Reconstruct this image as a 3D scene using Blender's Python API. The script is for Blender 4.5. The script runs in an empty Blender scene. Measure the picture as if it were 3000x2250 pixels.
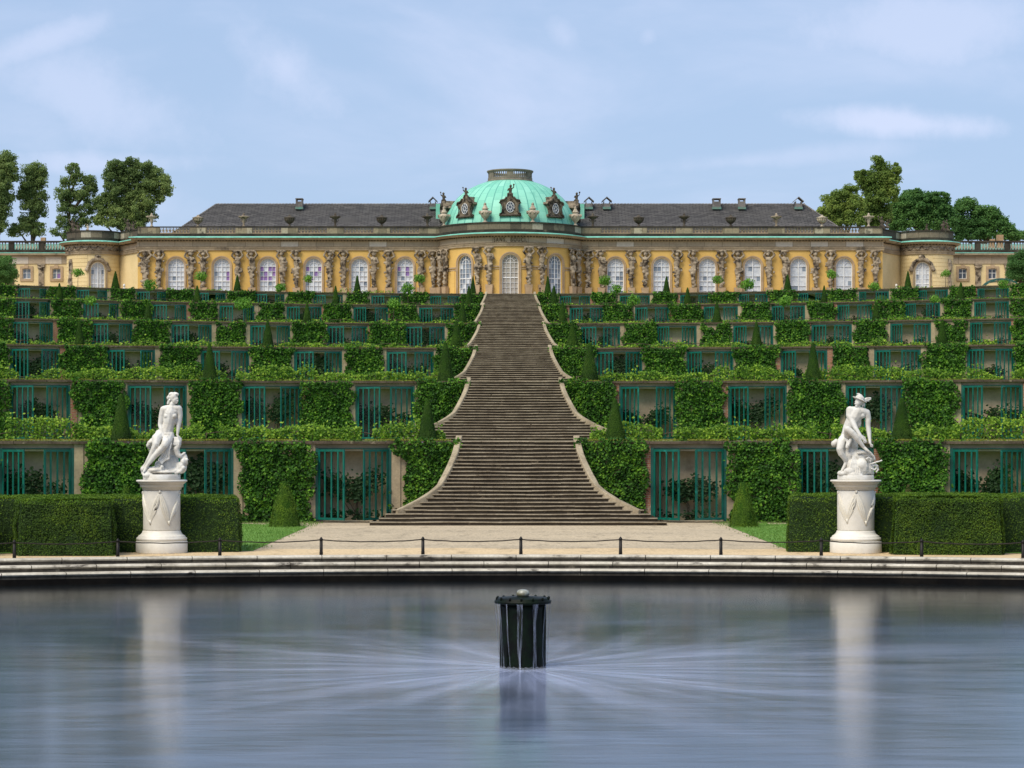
import bpy, bmesh, math, random
import numpy as np
from mathutils import Vector, Matrix
sc = bpy.context.scene
COL = sc.collection
R = math.radians
PI = math.pi
rng = np.random.default_rng(7)
random.seed(7)
# ---- survey of the place: distances are metres from the tripod, heights above the gravel
F, VX, VY, CX, H = 6600., 1483., 1288., -.47, 3.353
def wx(px, D): return (px - VX) * D / F + CX
def wz(py, D): return H + (VY - py) * D / F

# ================================================================ materials
MATS = {}
def newmat(name):
    m = bpy.data.materials.new(name); m.use_nodes = True
    nt = m.node_tree; b = nt.nodes['Principled BSDF']
    MATS[name] = m
    return m, nt, b
def nd(nt, t, **kw):
    n = nt.nodes.new(t)
    for k, v in kw.items():
        if k in ('operation', 'blend_type', 'data_type', 'noise_dimensions', 'mode', 'feature', 'distance', 'offset', 'interpolation', 'clamp_factor', 'use_clamp', 'vector_type'):
            setattr(n, k, v)
        else:
            n.inputs[k.replace('_', ' ')].default_value = v
    return n
def lk(nt, a, b): nt.links.new(a, b)
def pos(nt, sx=1, sy=1, sz=1):
    g = nt.nodes.new('ShaderNodeNewGeometry')
    m = nt.nodes.new('ShaderNodeMapping'); m.inputs['Scale'].default_value = (sx, sy, sz)
    lk(nt, g.outputs['Position'], m.inputs['Vector'])
    return m.outputs['Vector']
def noise(nt, vec, scale, detail=4, rough=.55):
    n = nd(nt, 'ShaderNodeTexNoise', Scale=scale, Detail=detail, Roughness=rough)
    lk(nt, vec, n.inputs['Vector']); return n.outputs['Fac']
def ramp(nt, fac, a, b, ca=(0, 0, 0, 1), cb=(1, 1, 1, 1)):
    r = nt.nodes.new('ShaderNodeMapRange'); r.inputs['From Min'].default_value = a; r.inputs['From Max'].default_value = b
    r.interpolation_type = 'SMOOTHSTEP'
    lk(nt, fac, r.inputs['Value']); return r.outputs['Result']
def mixc(nt, fac, a, b, mode='MIX'):
    m = nt.nodes.new('ShaderNodeMix'); m.data_type = 'RGBA'; m.blend_type = mode
    def put(s, v):
        if isinstance(v, bpy.types.NodeSocket): lk(nt, v, s)
        elif isinstance(v, (int, float)): s.default_value = v
        else: s.default_value = (*v[:3], 1)
    put(m.inputs['Factor'], fac); put(m.inputs['A'], a); put(m.inputs['B'], b)
    return m.outputs['Result']
def bump(nt, b, h, strength, dist):
    n = nd(nt, 'ShaderNodeBump', Strength=strength, Distance=dist)
    lk(nt, h, n.inputs['Height']); lk(nt, n.outputs['Normal'], b.inputs['Normal'])
def M(name, c1, c2=None, scale=1.5, rough=.85, stain=None, fine=None, bmp=None, spec=.3, brick=None, metallic=0, streak=None, blocks=None):
    """c1/c2 blotches, stain=(colour, scale, lo, hi, z stretch), fine=(scale, amount), brick=(w,h,mortar,colour variation)"""
    m, nt, b = newmat(name)
    P = pos(nt)
    c2 = c2 or tuple(x * .8 for x in c1)
    col = mixc(nt, ramp(nt, noise(nt, P, scale), .35, .65), c1, c2)
    if brick:
        w, h, mort, ca, cb = brick
        sep = nt.nodes.new('ShaderNodeSeparateXYZ'); lk(nt, P, sep.inputs[0])
        cmb = nt.nodes.new('ShaderNodeCombineXYZ'); lk(nt, sep.outputs['X'], cmb.inputs['X']); lk(nt, sep.outputs['Z'], cmb.inputs['Y'])
        bt = nt.nodes.new('ShaderNodeTexBrick')
        bt.inputs['Scale'].default_value = 1; bt.inputs['Brick Width'].default_value = w; bt.inputs['Row Height'].default_value = h
        bt.inputs['Mortar Size'].default_value = mort; bt.inputs['Color1'].default_value = (*ca, 1); bt.inputs['Color2'].default_value = (*cb, 1)
        bt.inputs['Mortar'].default_value = (*c2, 1); bt.inputs['Bias'].default_value = -.1
        lk(nt, cmb.outputs[0], bt.inputs['Vector'])
        col = mixc(nt, .75, col, bt.outputs['Color'])
    if blocks:      # single ashlars replaced or blackened over time: each block its own tone
        w, ca, cb, cc = blocks
        sep = nt.nodes.new('ShaderNodeSeparateXYZ'); lk(nt, P, sep.inputs[0])
        a_ = nd(nt, 'ShaderNodeMath', operation='DIVIDE'); lk(nt, sep.outputs['X'], a_.inputs[0]); a_.inputs[1].default_value = w
        f_ = nd(nt, 'ShaderNodeMath', operation='FLOOR'); lk(nt, a_.outputs[0], f_.inputs[0])
        wn = nt.nodes.new('ShaderNodeTexWhiteNoise'); wn.noise_dimensions = '1D'; lk(nt, f_.outputs[0], wn.inputs['W'])
        rp = nt.nodes.new('ShaderNodeValToRGB'); rp.color_ramp.interpolation = 'CONSTANT'; el = rp.color_ramp.elements
        el[0].position = 0; el[0].color = (*ca, 1); el[1].position = .45; el[1].color = (*cb, 1); e3 = el.new(.82); e3.color = (*cc, 1)
        lk(nt, wn.outputs['Value'], rp.inputs['Fac'])
        fr_ = nd(nt, 'ShaderNodeMath', operation='FRACT'); lk(nt, a_.outputs[0], fr_.inputs[0])
        col = mixc(nt, .8, col, rp.outputs['Color'])
        col = mixc(nt, ramp(nt, fr_.outputs[0], .035, .02), col, tuple(x * .5 for x in ca))
    if stain:
        sc_, s, lo, hi, zs = stain
        col = mixc(nt, ramp(nt, noise(nt, pos(nt, 1, 1, zs), s, 5, .62), lo, hi), col, sc_)
    if streak:
        sc_, s, lo, hi = streak
        col = mixc(nt, ramp(nt, noise(nt, pos(nt, 1, 1, .12), s, 3), lo, hi), col, sc_)
    if fine:
        f = noise(nt, P, fine[0], 3, .7)
        v = nd(nt, 'ShaderNodeMapRange'); v.inputs['To Min'].default_value = 1 - fine[1]; v.inputs['To Max'].default_value = 1 + fine[1]
        v.inputs['From Min'].default_value = .3; v.inputs['From Max'].default_value = .7
        lk(nt, f, v.inputs['Value'])
        col = mixc(nt, 1., col, v.outputs['Result'], 'MULTIPLY')
    lk(nt, col, b.inputs['Base Color'])
    b.inputs['Roughness'].default_value = rough; b.inputs['Specular IOR Level'].default_value = spec; b.inputs['Metallic'].default_value = metallic
    if bmp: bump(nt, b, noise(nt, P, bmp[0], 4), .6, bmp[1])
    return m
def leafmat(name, cols, trans=.3, patch=.35, big=.5):
    """leaves: colour differs from leaf to leaf and a little from clump to clump"""
    m, nt, b = newmat(name)
    g = nt.nodes.new('ShaderNodeNewGeometry')
    r = nt.nodes.new('ShaderNodeValToRGB'); el = r.color_ramp.elements
    el[0].position = 0; el[0].color = (*cols[0], 1); el[1].position = 1; el[1].color = (*cols[-1], 1)
    for i, c in enumerate(cols[1:-1]):
        e = el.new((i + 1) / (len(cols) - 1)); e.color = (*c, 1)
    n = noise(nt, pos(nt), big, 2)
    mm = nd(nt, 'ShaderNodeMath', operation='MULTIPLY_ADD'); lk(nt, ramp(nt, n, .3, .7), mm.inputs[0]); mm.inputs[1].default_value = patch
    m2 = nd(nt, 'ShaderNodeMath', operation='MULTIPLY'); lk(nt, g.outputs['Random Per Island'], m2.inputs[0]); m2.inputs[1].default_value = 1 - patch
    lk(nt, m2.outputs[0], mm.inputs[2]); lk(nt, mm.outputs[0], r.inputs['Fac'])
    lk(nt, r.outputs['Color'], b.inputs['Base Color'])
    b.inputs['Roughness'].default_value = .6; b.inputs['Specular IOR Level'].default_value = .25
    t = nt.nodes.new('ShaderNodeBsdfTranslucent'); lk(nt, r.outputs['Color'], t.inputs['Color'])
    mx = nt.nodes.new('ShaderNodeMixShader'); mx.inputs[0].default_value = trans
    lk(nt, b.outputs[0], mx.inputs[1]); lk(nt, t.outputs[0], mx.inputs[2])
    lk(nt, mx.outputs[0], nt.nodes['Material Output'].inputs['Surface'])
    return m

M('yellow', (.66, .43, .135), (.57, .365, .11), .35, .9, stain=((.50, .40, .24), .5, .64, .85, .5), fine=(6, .06), spec=.15)
M('cream', (.70, .56, .31), (.62, .49, .26), .35, .9, stain=((.42, .35, .24), .9, .68, .85, .4), fine=(5, .06), spec=.15)
M('stone', (.36, .285, .19), (.27, .21, .14), .45, .9, stain=((.10, .085, .065), .8, .52, .75, .6), fine=(4, .15), spec=.15)
M('stone_pale', (.50, .42, .31), (.40, .33, .24), .3, .9, blocks=(2.1, (.40, .32, .225), (.34, .275, .195), (.56, .51, .44)), stain=((.22, .18, .135), .9, .60, .85, .6), fine=(4, .12), spec=.12)
M('stone_pier', (.28, .225, .15), (.20, .16, .11), .5, .9, blocks=(.98, (.27, .215, .145), (.16, .13, .09), (.40, .34, .25)), stain=((.06, .05, .04), 1.1, .55, .72, .8), fine=(5, .2), spec=.15)
M('stone_dark', (.060, .050, .038), (.030, .026, .021), .5, .9, stain=((.20, .16, .11), .7, .60, .8, .7), fine=(5, .3), spec=.15)
M('stone_block', (.20, .16, .115), (.10, .08, .06), .3, .9, blocks=(1.27, (.17, .14, .10), (.075, .062, .048), (.40, .345, .27)), stain=((.05, .042, .034), .9, .56, .72, .8), fine=(5, .2), spec=.15)
M('surround', (.42, .31, .20), (.33, .24, .15), .7, .9, fine=(5, .1), spec=.15)
M('figure_stone', (.22, .175, .125), (.36, .30, .22), 1.1, .9, stain=((.045, .036, .028), 1.7, .47, .64, 1), fine=(7, .3), spec=.15)
M('figure_dark', (.055, .045, .035), (.10, .085, .065), 1.5, .9, fine=(7, .3), spec=.15)
M('urn_pale', (.45, .39, .30), (.30, .25, .19), 1.8, .9, fine=(7, .25), spec=.15)
M('slate', (.20, .185, .17), (.12, .11, .105), .6, .85, fine=(9, .45), spec=.2)
M('white_paint', (.78, .79, .80), (.70, .71, .72), 2, .5)
M('curtain', (.56, .59, .63), (.46, .50, .56), 1.6, .6, fine=(3, .12), spec=.5)
M('curtain_grey', (.22, .27, .33), (.17, .21, .27), 1.6, .4, fine=(3, .12), spec=.5)
M('curtain_warm', (.36, .33, .29), (.30, .28, .24), 1.6, .5, fine=(3, .12), spec=.5)
M('purple', (.27, .17, .40), (.22, .14, .34), 2, .4)
M('dark_glass', (.05, .06, .08), (.09, .10, .12), 2, .15, spec=.6)
M('brick_tan', (.42, .28, .16), (.33, .2, .11), 3, .9)
M('red', (.42, .08, .05), None, 3, .7)
M('teal', (.003, .118, .085), (.0025, .09, .068), 4, .4, fine=(20, .12), spec=.45, stain=((.02, .26, .21), 3, .6, .75, 1))
M('teal_dark', (.003, .085, .065), (.003, .065, .05), 4, .45, spec=.45)
M('stucco', (.40, .32, .21), (.31, .245, .165), .9, .95, stain=((.17, .125, .085), 1.4, .55, .8, .7), fine=(10, .14), bmp=(14, .01), spec=.1)
M('stucco_in', (.52, .42, .295), (.40, .32, .22), .8, .95, stain=((.20, .15, .10), 1.2, .6, .85, .7), fine=(8, .12), spec=.1)
M('brick', (.30, .20, .14), (.33, .26, .19), 2, .95, brick=(.28, .09, .012, (.30, .065, .035), (.24, .09, .05)), stain=((.42, .33, .24), 1.5, .58, .66, 1), fine=(9, .2), spec=.1)
M('coping', (.115, .088, .064), (.07, .055, .04), .9, .95, stain=((.23, .19, .13), 1.5, .6, .75, 1), fine=(12, .3), bmp=(20, .01), spec=.1)
M('lintel', (.46, .38, .26), (.36, .29, .20), 1.0, .95, fine=(8, .15), spec=.1)
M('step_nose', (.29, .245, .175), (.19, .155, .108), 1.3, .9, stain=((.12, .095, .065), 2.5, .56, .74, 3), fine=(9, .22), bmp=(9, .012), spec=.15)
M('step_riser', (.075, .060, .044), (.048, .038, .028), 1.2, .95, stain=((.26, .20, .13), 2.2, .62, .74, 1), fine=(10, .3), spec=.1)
M('parapet', (.37, .31, .215), (.27, .22, .15), 1.4, .9, stain=((.14, .11, .08), 3.5, .58, .75, 1), fine=(14, .25), bmp=(14, .015), spec=.15)
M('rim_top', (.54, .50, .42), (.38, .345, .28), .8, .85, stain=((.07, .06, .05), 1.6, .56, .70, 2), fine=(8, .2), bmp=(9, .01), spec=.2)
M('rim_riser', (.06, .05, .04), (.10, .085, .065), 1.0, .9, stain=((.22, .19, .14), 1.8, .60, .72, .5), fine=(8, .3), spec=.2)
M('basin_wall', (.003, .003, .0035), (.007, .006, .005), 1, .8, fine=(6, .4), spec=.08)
M('marble', (.68, .665, .62), (.56, .53, .47), 3.0, .6, stain=((.42, .33, .22), 3.2, .62, .80, 1), fine=(9, .05), spec=.35)
M('marble_ped', (.72, .69, .625), (.63, .59, .51), .9, .5, stain=((.50, .36, .20), 1.6, .62, .84, .6), fine=(9, .05), spec=.4)
M('marble_warm', (.70, .665, .58), (.62, .575, .48), 2, .6, spec=.3)
M('iron', (.008, .007, .006), (.014, .011, .010), 6, .5, spec=.25)
M('rope', (.022, .018, .015), (.035, .028, .022), 20, .9, fine=(60, .4))
M('bark', (.10, .075, .05), (.06, .045, .03), 3, .95, fine=(12, .3))
M('soil', (.12, .085, .055), (.08, .06, .04), 2, .95, fine=(15, .3))
M('hill_grass', (.05, .095, .02), (.035, .07, .015), .4, .95, fine=(3, .3), spec=.05)
M('under', (.012, .026, .007), (.018, .034, .009), 3, .95)
M('yew_solid', (.025, .062, .007), (.014, .04, .006), 2.2, .95, fine=(26, .55), bmp=(30, .03), spec=.05)
M('hedge_core', (.012, .03, .007), (.018, .04, .009), 3, .95)
M('wet_metal', (.0025, .003, .0025), (.003, .008, .003), 5, .5, fine=(25, .5), bmp=(30, .008), spec=.12)
leafmat('vine', [(.009, .034, .004), (.026, .090, .008), (.064, .18, .014), (.20, .38, .03)], .22, .35, 1.6)
leafmat('grape', [(.020, .060, .006), (.08, .18, .013), (.19, .33, .025), (.40, .54, .06)], .32, .35, 1.1)
leafmat('fig', [(.010, .028, .010), (.018, .048, .014), (.036, .080, .022)], .15)
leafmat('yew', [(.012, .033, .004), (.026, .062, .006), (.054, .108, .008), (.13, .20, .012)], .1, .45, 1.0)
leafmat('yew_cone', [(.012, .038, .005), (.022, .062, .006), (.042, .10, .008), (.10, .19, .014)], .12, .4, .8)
leafmat('yew_lit', [(.03, .08, .006), (.06, .13, .008), (.11, .20, .012), (.19, .29, .02)], .15, .4, 1.2)  # paler yew: light painted on hedge tops and ends; also the broad cones
leafmat('yew_brown', [(.06, .045, .015), (.12, .07, .03), (.05, .07, .02)], .1)
leafmat('lime', [(.10, .165, .055), (.17, .25, .08), (.26, .35, .11), (.38, .46, .15)], .5, .55, .16)
leafmat('lime_bright', [(.09, .16, .035), (.16, .25, .05), (.25, .34, .07), (.36, .44, .10)], .42, .5, .16)
leafmat('oak', [(.045, .12, .032), (.085, .20, .048), (.15, .29, .07)], .35, .5, .16)
leafmat('mulberry', [(.05, .15, .02), (.12, .28, .03), (.24, .44, .06)], .35)
leafmat('grassblade', [(.08, .18, .026), (.13, .25, .04), (.22, .34, .08)], .3, .4, .5)
leafmat('moss', [(.16, .17, .02), (.24, .24, .03), (.10, .15, .02)], .2)
# copper
def copper():
    m, nt, b = newmat('copper')
    g = nt.nodes.new('ShaderNodeNewGeometry'); sp = nt.nodes.new('ShaderNodeSeparateXYZ'); lk(nt, g.outputs['Position'], sp.inputs[0])
    sy = nd(nt, 'ShaderNodeMath', operation='SUBTRACT'); lk(nt, sp.outputs['Y'], sy.inputs[0]); sy.inputs[1].default_value = 271.2
    at = nd(nt, 'ShaderNodeMath', operation='ARCTAN2'); lk(nt, sp.outputs['X'], at.inputs[0]); lk(nt, sy.outputs[0], at.inputs[1])
    cmb = nt.nodes.new('ShaderNodeCombineXYZ'); lk(nt, sp.outputs['Z'], cmb.inputs['X']); lk(nt, at.outputs[0], cmb.inputs['Y'])
    bt = nt.nodes.new('ShaderNodeTexBrick')
    bt.inputs['Scale'].default_value = 1; bt.inputs['Brick Width'].default_value = .9; bt.inputs['Row Height'].default_value = 2 * PI / 44
    bt.inputs['Mortar Size'].default_value = .012; bt.inputs['Mortar Smooth'].default_value = .3
    bt.inputs['Color1'].default_value = (.17, .50, .37, 1); bt.inputs['Color2'].default_value = (.27, .62, .48, 1); bt.inputs['Mortar'].default_value = (.11, .36, .29, 1)
    lk(nt, cmb.outputs[0], bt.inputs['Vector'])
    c = mixc(nt, ramp(nt, noise(nt, pos(nt, 1, 1, .3), .8, 5), .52, .8), bt.outputs['Color'], (.12, .38, .29))
    c = mixc(nt, ramp(nt, noise(nt, pos(nt, 1, 1, .15), 3, 5), .62, .85), c, (.36, .64, .52))
    lk(nt, c, b.inputs['Base Color']); b.inputs['Roughness'].default_value = .6; b.inputs['Specular IOR Level'].default_value = .3
copper()
M('copper_edge', (.27, .70, .58), (.20, .56, .46), 1.2, .6, fine=(6, .15))
def tiles():
    m, nt, b = newmat('tiles')
    g = nt.nodes.new('ShaderNodeNewGeometry'); sp = nt.nodes.new('ShaderNodeSeparateXYZ'); lk(nt, g.outputs['Position'], sp.inputs[0])
    cmb = nt.nodes.new('ShaderNodeCombineXYZ'); lk(nt, sp.outputs['X'], cmb.inputs['X']); lk(nt, sp.outputs['Z'], cmb.inputs['Y'])
    bt = nt.nodes.new('ShaderNodeTexBrick')
    bt.inputs['Scale'].default_value = 1; bt.inputs['Brick Width'].default_value = .8; bt.inputs['Row Height'].default_value = .165
    bt.inputs['Mortar Size'].default_value = .045; bt.inputs['Mortar Smooth'].default_value = .6
    bt.inputs['Bias'].default_value = -.2; bt.inputs['Color1'].default_value = (.165, .156, .15, 1); bt.inputs['Color2'].default_value = (.08, .076, .076, 1); bt.inputs['Mortar'].default_value = (.02, .02, .022, 1)
    lk(nt, cmb.outputs[0], bt.inputs['Vector'])
    c = mixc(nt, ramp(nt, noise(nt, pos(nt, .6, 1, 4), 2.5, 4), .55, .75), bt.outputs['Color'], (.19, .178, .165))
    c = mixc(nt, ramp(nt, noise(nt, pos(nt), .25, 3), .5, .8), c, (.10, .095, .09))
    lk(nt, c, b.inputs['Base Color']); b.inputs['Roughness'].default_value = .8; b.inputs['Specular IOR Level'].default_value = .2
tiles()
def gravel(name, a, bcol, cc):
    m, nt, b = newmat(name)
    P = pos(nt)
    c = mixc(nt, ramp(nt, noise(nt, pos(nt, .25, 1, 1), .35, 4), .35, .65), a, bcol)
    v = nt.nodes.new('ShaderNodeTexVoronoi'); v.inputs['Scale'].default_value = 11; lk(nt, P, v.inputs['Vector'])
    c = mixc(nt, .5, c, mixc(nt, v.outputs['Distance'], tuple(x * 1.25 for x in a), tuple(x * .5 for x in bcol)))
    n = noise(nt, P, 4.5, 6, .8)
    c = mixc(nt, ramp(nt, n, .55, .7), c, cc)
    c = mixc(nt, ramp(nt, noise(nt, pos(nt, 1.0, .35, 1), 1.3, 6, .8), .50, .72), c, tuple(x * .6 for x in bcol))
    lk(nt, c, b.inputs['Base Color']); b.inputs['Roughness'].default_value = .95; b.inputs['Specular IOR Level'].default_value = .1
    bump(nt, b, v.outputs['Distance'], .8, .03)
gravel('gravel', (.54, .44, .30), (.40, .33, .235), (.70, .59, .43))
gravel('sand', (.66, .50, .30), (.56, .42, .25), (.76, .60, .38))
def lawn():
    m, nt, b = newmat('lawn')
    P = pos(nt)
    c = mixc(nt, ramp(nt, noise(nt, P, .8, 4), .3, .7), (.09, .20, .032), (.15, .28, .055))
    c = mixc(nt, ramp(nt, noise(nt, P, 22, 2, .7), .64, .72), c, (.38, .42, .25))
    lk(nt, c, b.inputs['Base Color']); b.inputs['Roughness'].default_value = .95; b.inputs['Specular IOR Level'].default_value = .1
lawn()
def glassmat():
    m, nt, b = newmat('door_glass')
    t = nt.nodes.new('ShaderNodeBsdfTransparent'); t.inputs['Color'].default_value = (.80, .89, .87, 1)
    gl = nt.nodes.new('ShaderNodeBsdfGlossy'); gl.inputs['Roughness'].default_value = .08
    fr = nt.nodes.new('ShaderNodeFresnel'); fr.inputs['IOR'].default_value = 1.25
    mx = nt.nodes.new('ShaderNodeMixShader'); lk(nt, fr.outputs[0], mx.inputs[0]); lk(nt, t.outputs[0], mx.inputs[1]); lk(nt, gl.outputs[0], mx.inputs[2])
    lk(nt, mx.outputs[0], nt.nodes['Material Output'].inputs['Surface'])
glassmat()
FX, FY, WZ = -.174, 39.9, -.68     # the spout in the basin and the water level
def watermat():
    m, nt, b = newmat('water')
    g = nt.nodes.new('ShaderNodeNewGeometry')
    sub = nd(nt, 'ShaderNodeVectorMath', operation='SUBTRACT'); lk(nt, g.outputs['Position'], sub.inputs[0]); sub.inputs[1].default_value = (FX, FY, WZ)
    sp = nt.nodes.new('ShaderNodeSeparateXYZ'); lk(nt, sub.outputs[0], sp.inputs[0])
    at = nd(nt, 'ShaderNodeMath', operation='ARCTAN2'); lk(nt, sp.outputs['Y'], at.inputs[0]); lk(nt, sp.outputs['X'], at.inputs[1])
    ln = nd(nt, 'ShaderNodeVectorMath', operation='LENGTH'); lk(nt, sub.outputs[0], ln.inputs[0])
    r = ln.outputs['Value']
    # flow lines running outward from the spout: unit direction and distance as coordinates (no seam)
    nv = nd(nt, 'ShaderNodeVectorMath', operation='NORMALIZE'); lk(nt, sub.outputs[0], nv.inputs[0])
    s2 = nt.nodes.new('ShaderNodeSeparateXYZ'); lk(nt, nv.outputs[0], s2.inputs[0])
    rz = nd(nt, 'ShaderNodeMath', operation='MULTIPLY'); lk(nt, r, rz.inputs[0]); rz.inputs[1].default_value = .045
    cmb = nt.nodes.new('ShaderNodeCombineXYZ'); lk(nt, s2.outputs['X'], cmb.inputs['X']); lk(nt, s2.outputs['Y'], cmb.inputs['Y']); lk(nt, rz.outputs[0], cmb.inputs['Z'])
    rad = noise(nt, cmb.outputs[0], 6, 2.5, .5)
    fall = ramp(nt, r, 15, .3)
    near = ramp(nt, r, .75, .40)
    hz = noise(nt, pos(nt, .16, .30, 1), .8, 4, .5)
    hz2 = noise(nt, pos(nt, .3, 1.0, 1), 1.4, 3, .5)
    # aerated foam streaks: milky where the jet churns the water up
    fm = nd(nt, 'ShaderNodeMath', operation='MULTIPLY'); lk(nt, ramp(nt, rad, .34, .80), fm.inputs[0]); lk(nt, fall, fm.inputs[1])
    f2 = nd(nt, 'ShaderNodeMath', operation='POWER'); lk(nt, ramp(nt, r, 9, .3), f2.inputs[0]); f2.inputs[1].default_value = 1.6
    fmm = nd(nt, 'ShaderNodeMath', operation='MULTIPLY_ADD'); lk(nt, f2.outputs[0], fmm.inputs[0]); fmm.inputs[1].default_value = .52; fa = nd(nt, 'ShaderNodeMath', operation='MULTIPLY'); lk(nt, fm.outputs[0], fa.inputs[0]); fa.inputs[1].default_value = .62; lk(nt, fa.outputs[0], fmm.inputs[2])
    mxx = nd(nt, 'ShaderNodeMath', operation='MAXIMUM'); lk(nt, fmm.outputs[0], mxx.inputs[0]); lk(nt, near, mxx.inputs[1])
    col = mixc(nt, ramp(nt, hz, .35, .7), (.016, .026, .036), (.050, .074, .125)); col = mixc(nt, ramp(nt, r, 9, 24), col, (.006, .008, .009))  # base tone paints reflections in: sky pale near the spout, wall dark beyond
    fsoft = nd(nt, 'ShaderNodeMath', operation='MULTIPLY'); lk(nt, mxx.outputs[0], fsoft.inputs[0]); fsoft.inputs[1].default_value = .72; col = mixc(nt, fsoft.outputs[0], col, (.46, .52, .74))
    lk(nt, col, b.inputs['Base Color'])
    b.inputs['IOR'].default_value = 1.5
    b.inputs['Specular IOR Level'].default_value = .5
    rr = nd(nt, 'ShaderNodeMapRange'); rr.inputs['To Min'].default_value = .12; rr.inputs['To Max'].default_value = .18
    lk(nt, hz, rr.inputs['Value']); lk(nt, rr.outputs[0], b.inputs['Roughness'])
    # swell and radial ripples
    a1 = nd(nt, 'ShaderNodeMath', operation='MULTIPLY'); lk(nt, hz2, a1.inputs[0]); a1.inputs[1].default_value = .6
    a2 = nd(nt, 'ShaderNodeMath', operation='MULTIPLY_ADD'); lk(nt, rad, a2.inputs[0]); lk(nt, fall, a2.inputs[1]); lk(nt, a1.outputs[0], a2.inputs[2])
    a3 = nd(nt, 'ShaderNodeMath', operation='ADD'); lk(nt, a2.outputs[0], a3.inputs[0]); lk(nt, hz, a3.inputs[1])
    bump(nt, b, a3.outputs[0], 1.0, .010)
watermat()
def streammat():
    m, nt, b = newmat('falling_water')
    b.inputs['Base Color'].default_value = (.62, .68, .85, 1); b.inputs['Roughness'].default_value = .3
    t = nt.nodes.new('ShaderNodeBsdfTransparent'); mx = nt.nodes.new('ShaderNodeMixShader')
    n = noise(nt, pos(nt, 30, 30, 1.2), 1.5, 3)
    f = nd(nt, 'ShaderNodeMath', operation='MULTIPLY_ADD'); lk(nt, n, f.inputs[0]); f.inputs[1].default_value = .75; f.inputs[2].default_value = -.24; f.use_clamp = True
    lk(nt, f.outputs[0], mx.inputs[0]); lk(nt, t.outputs[0], mx.inputs[1]); lk(nt, b.outputs[0], mx.inputs[2])
    lk(nt, mx.outputs[0], nt.nodes['Material Output'].inputs['Surface'])
streammat()

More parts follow.
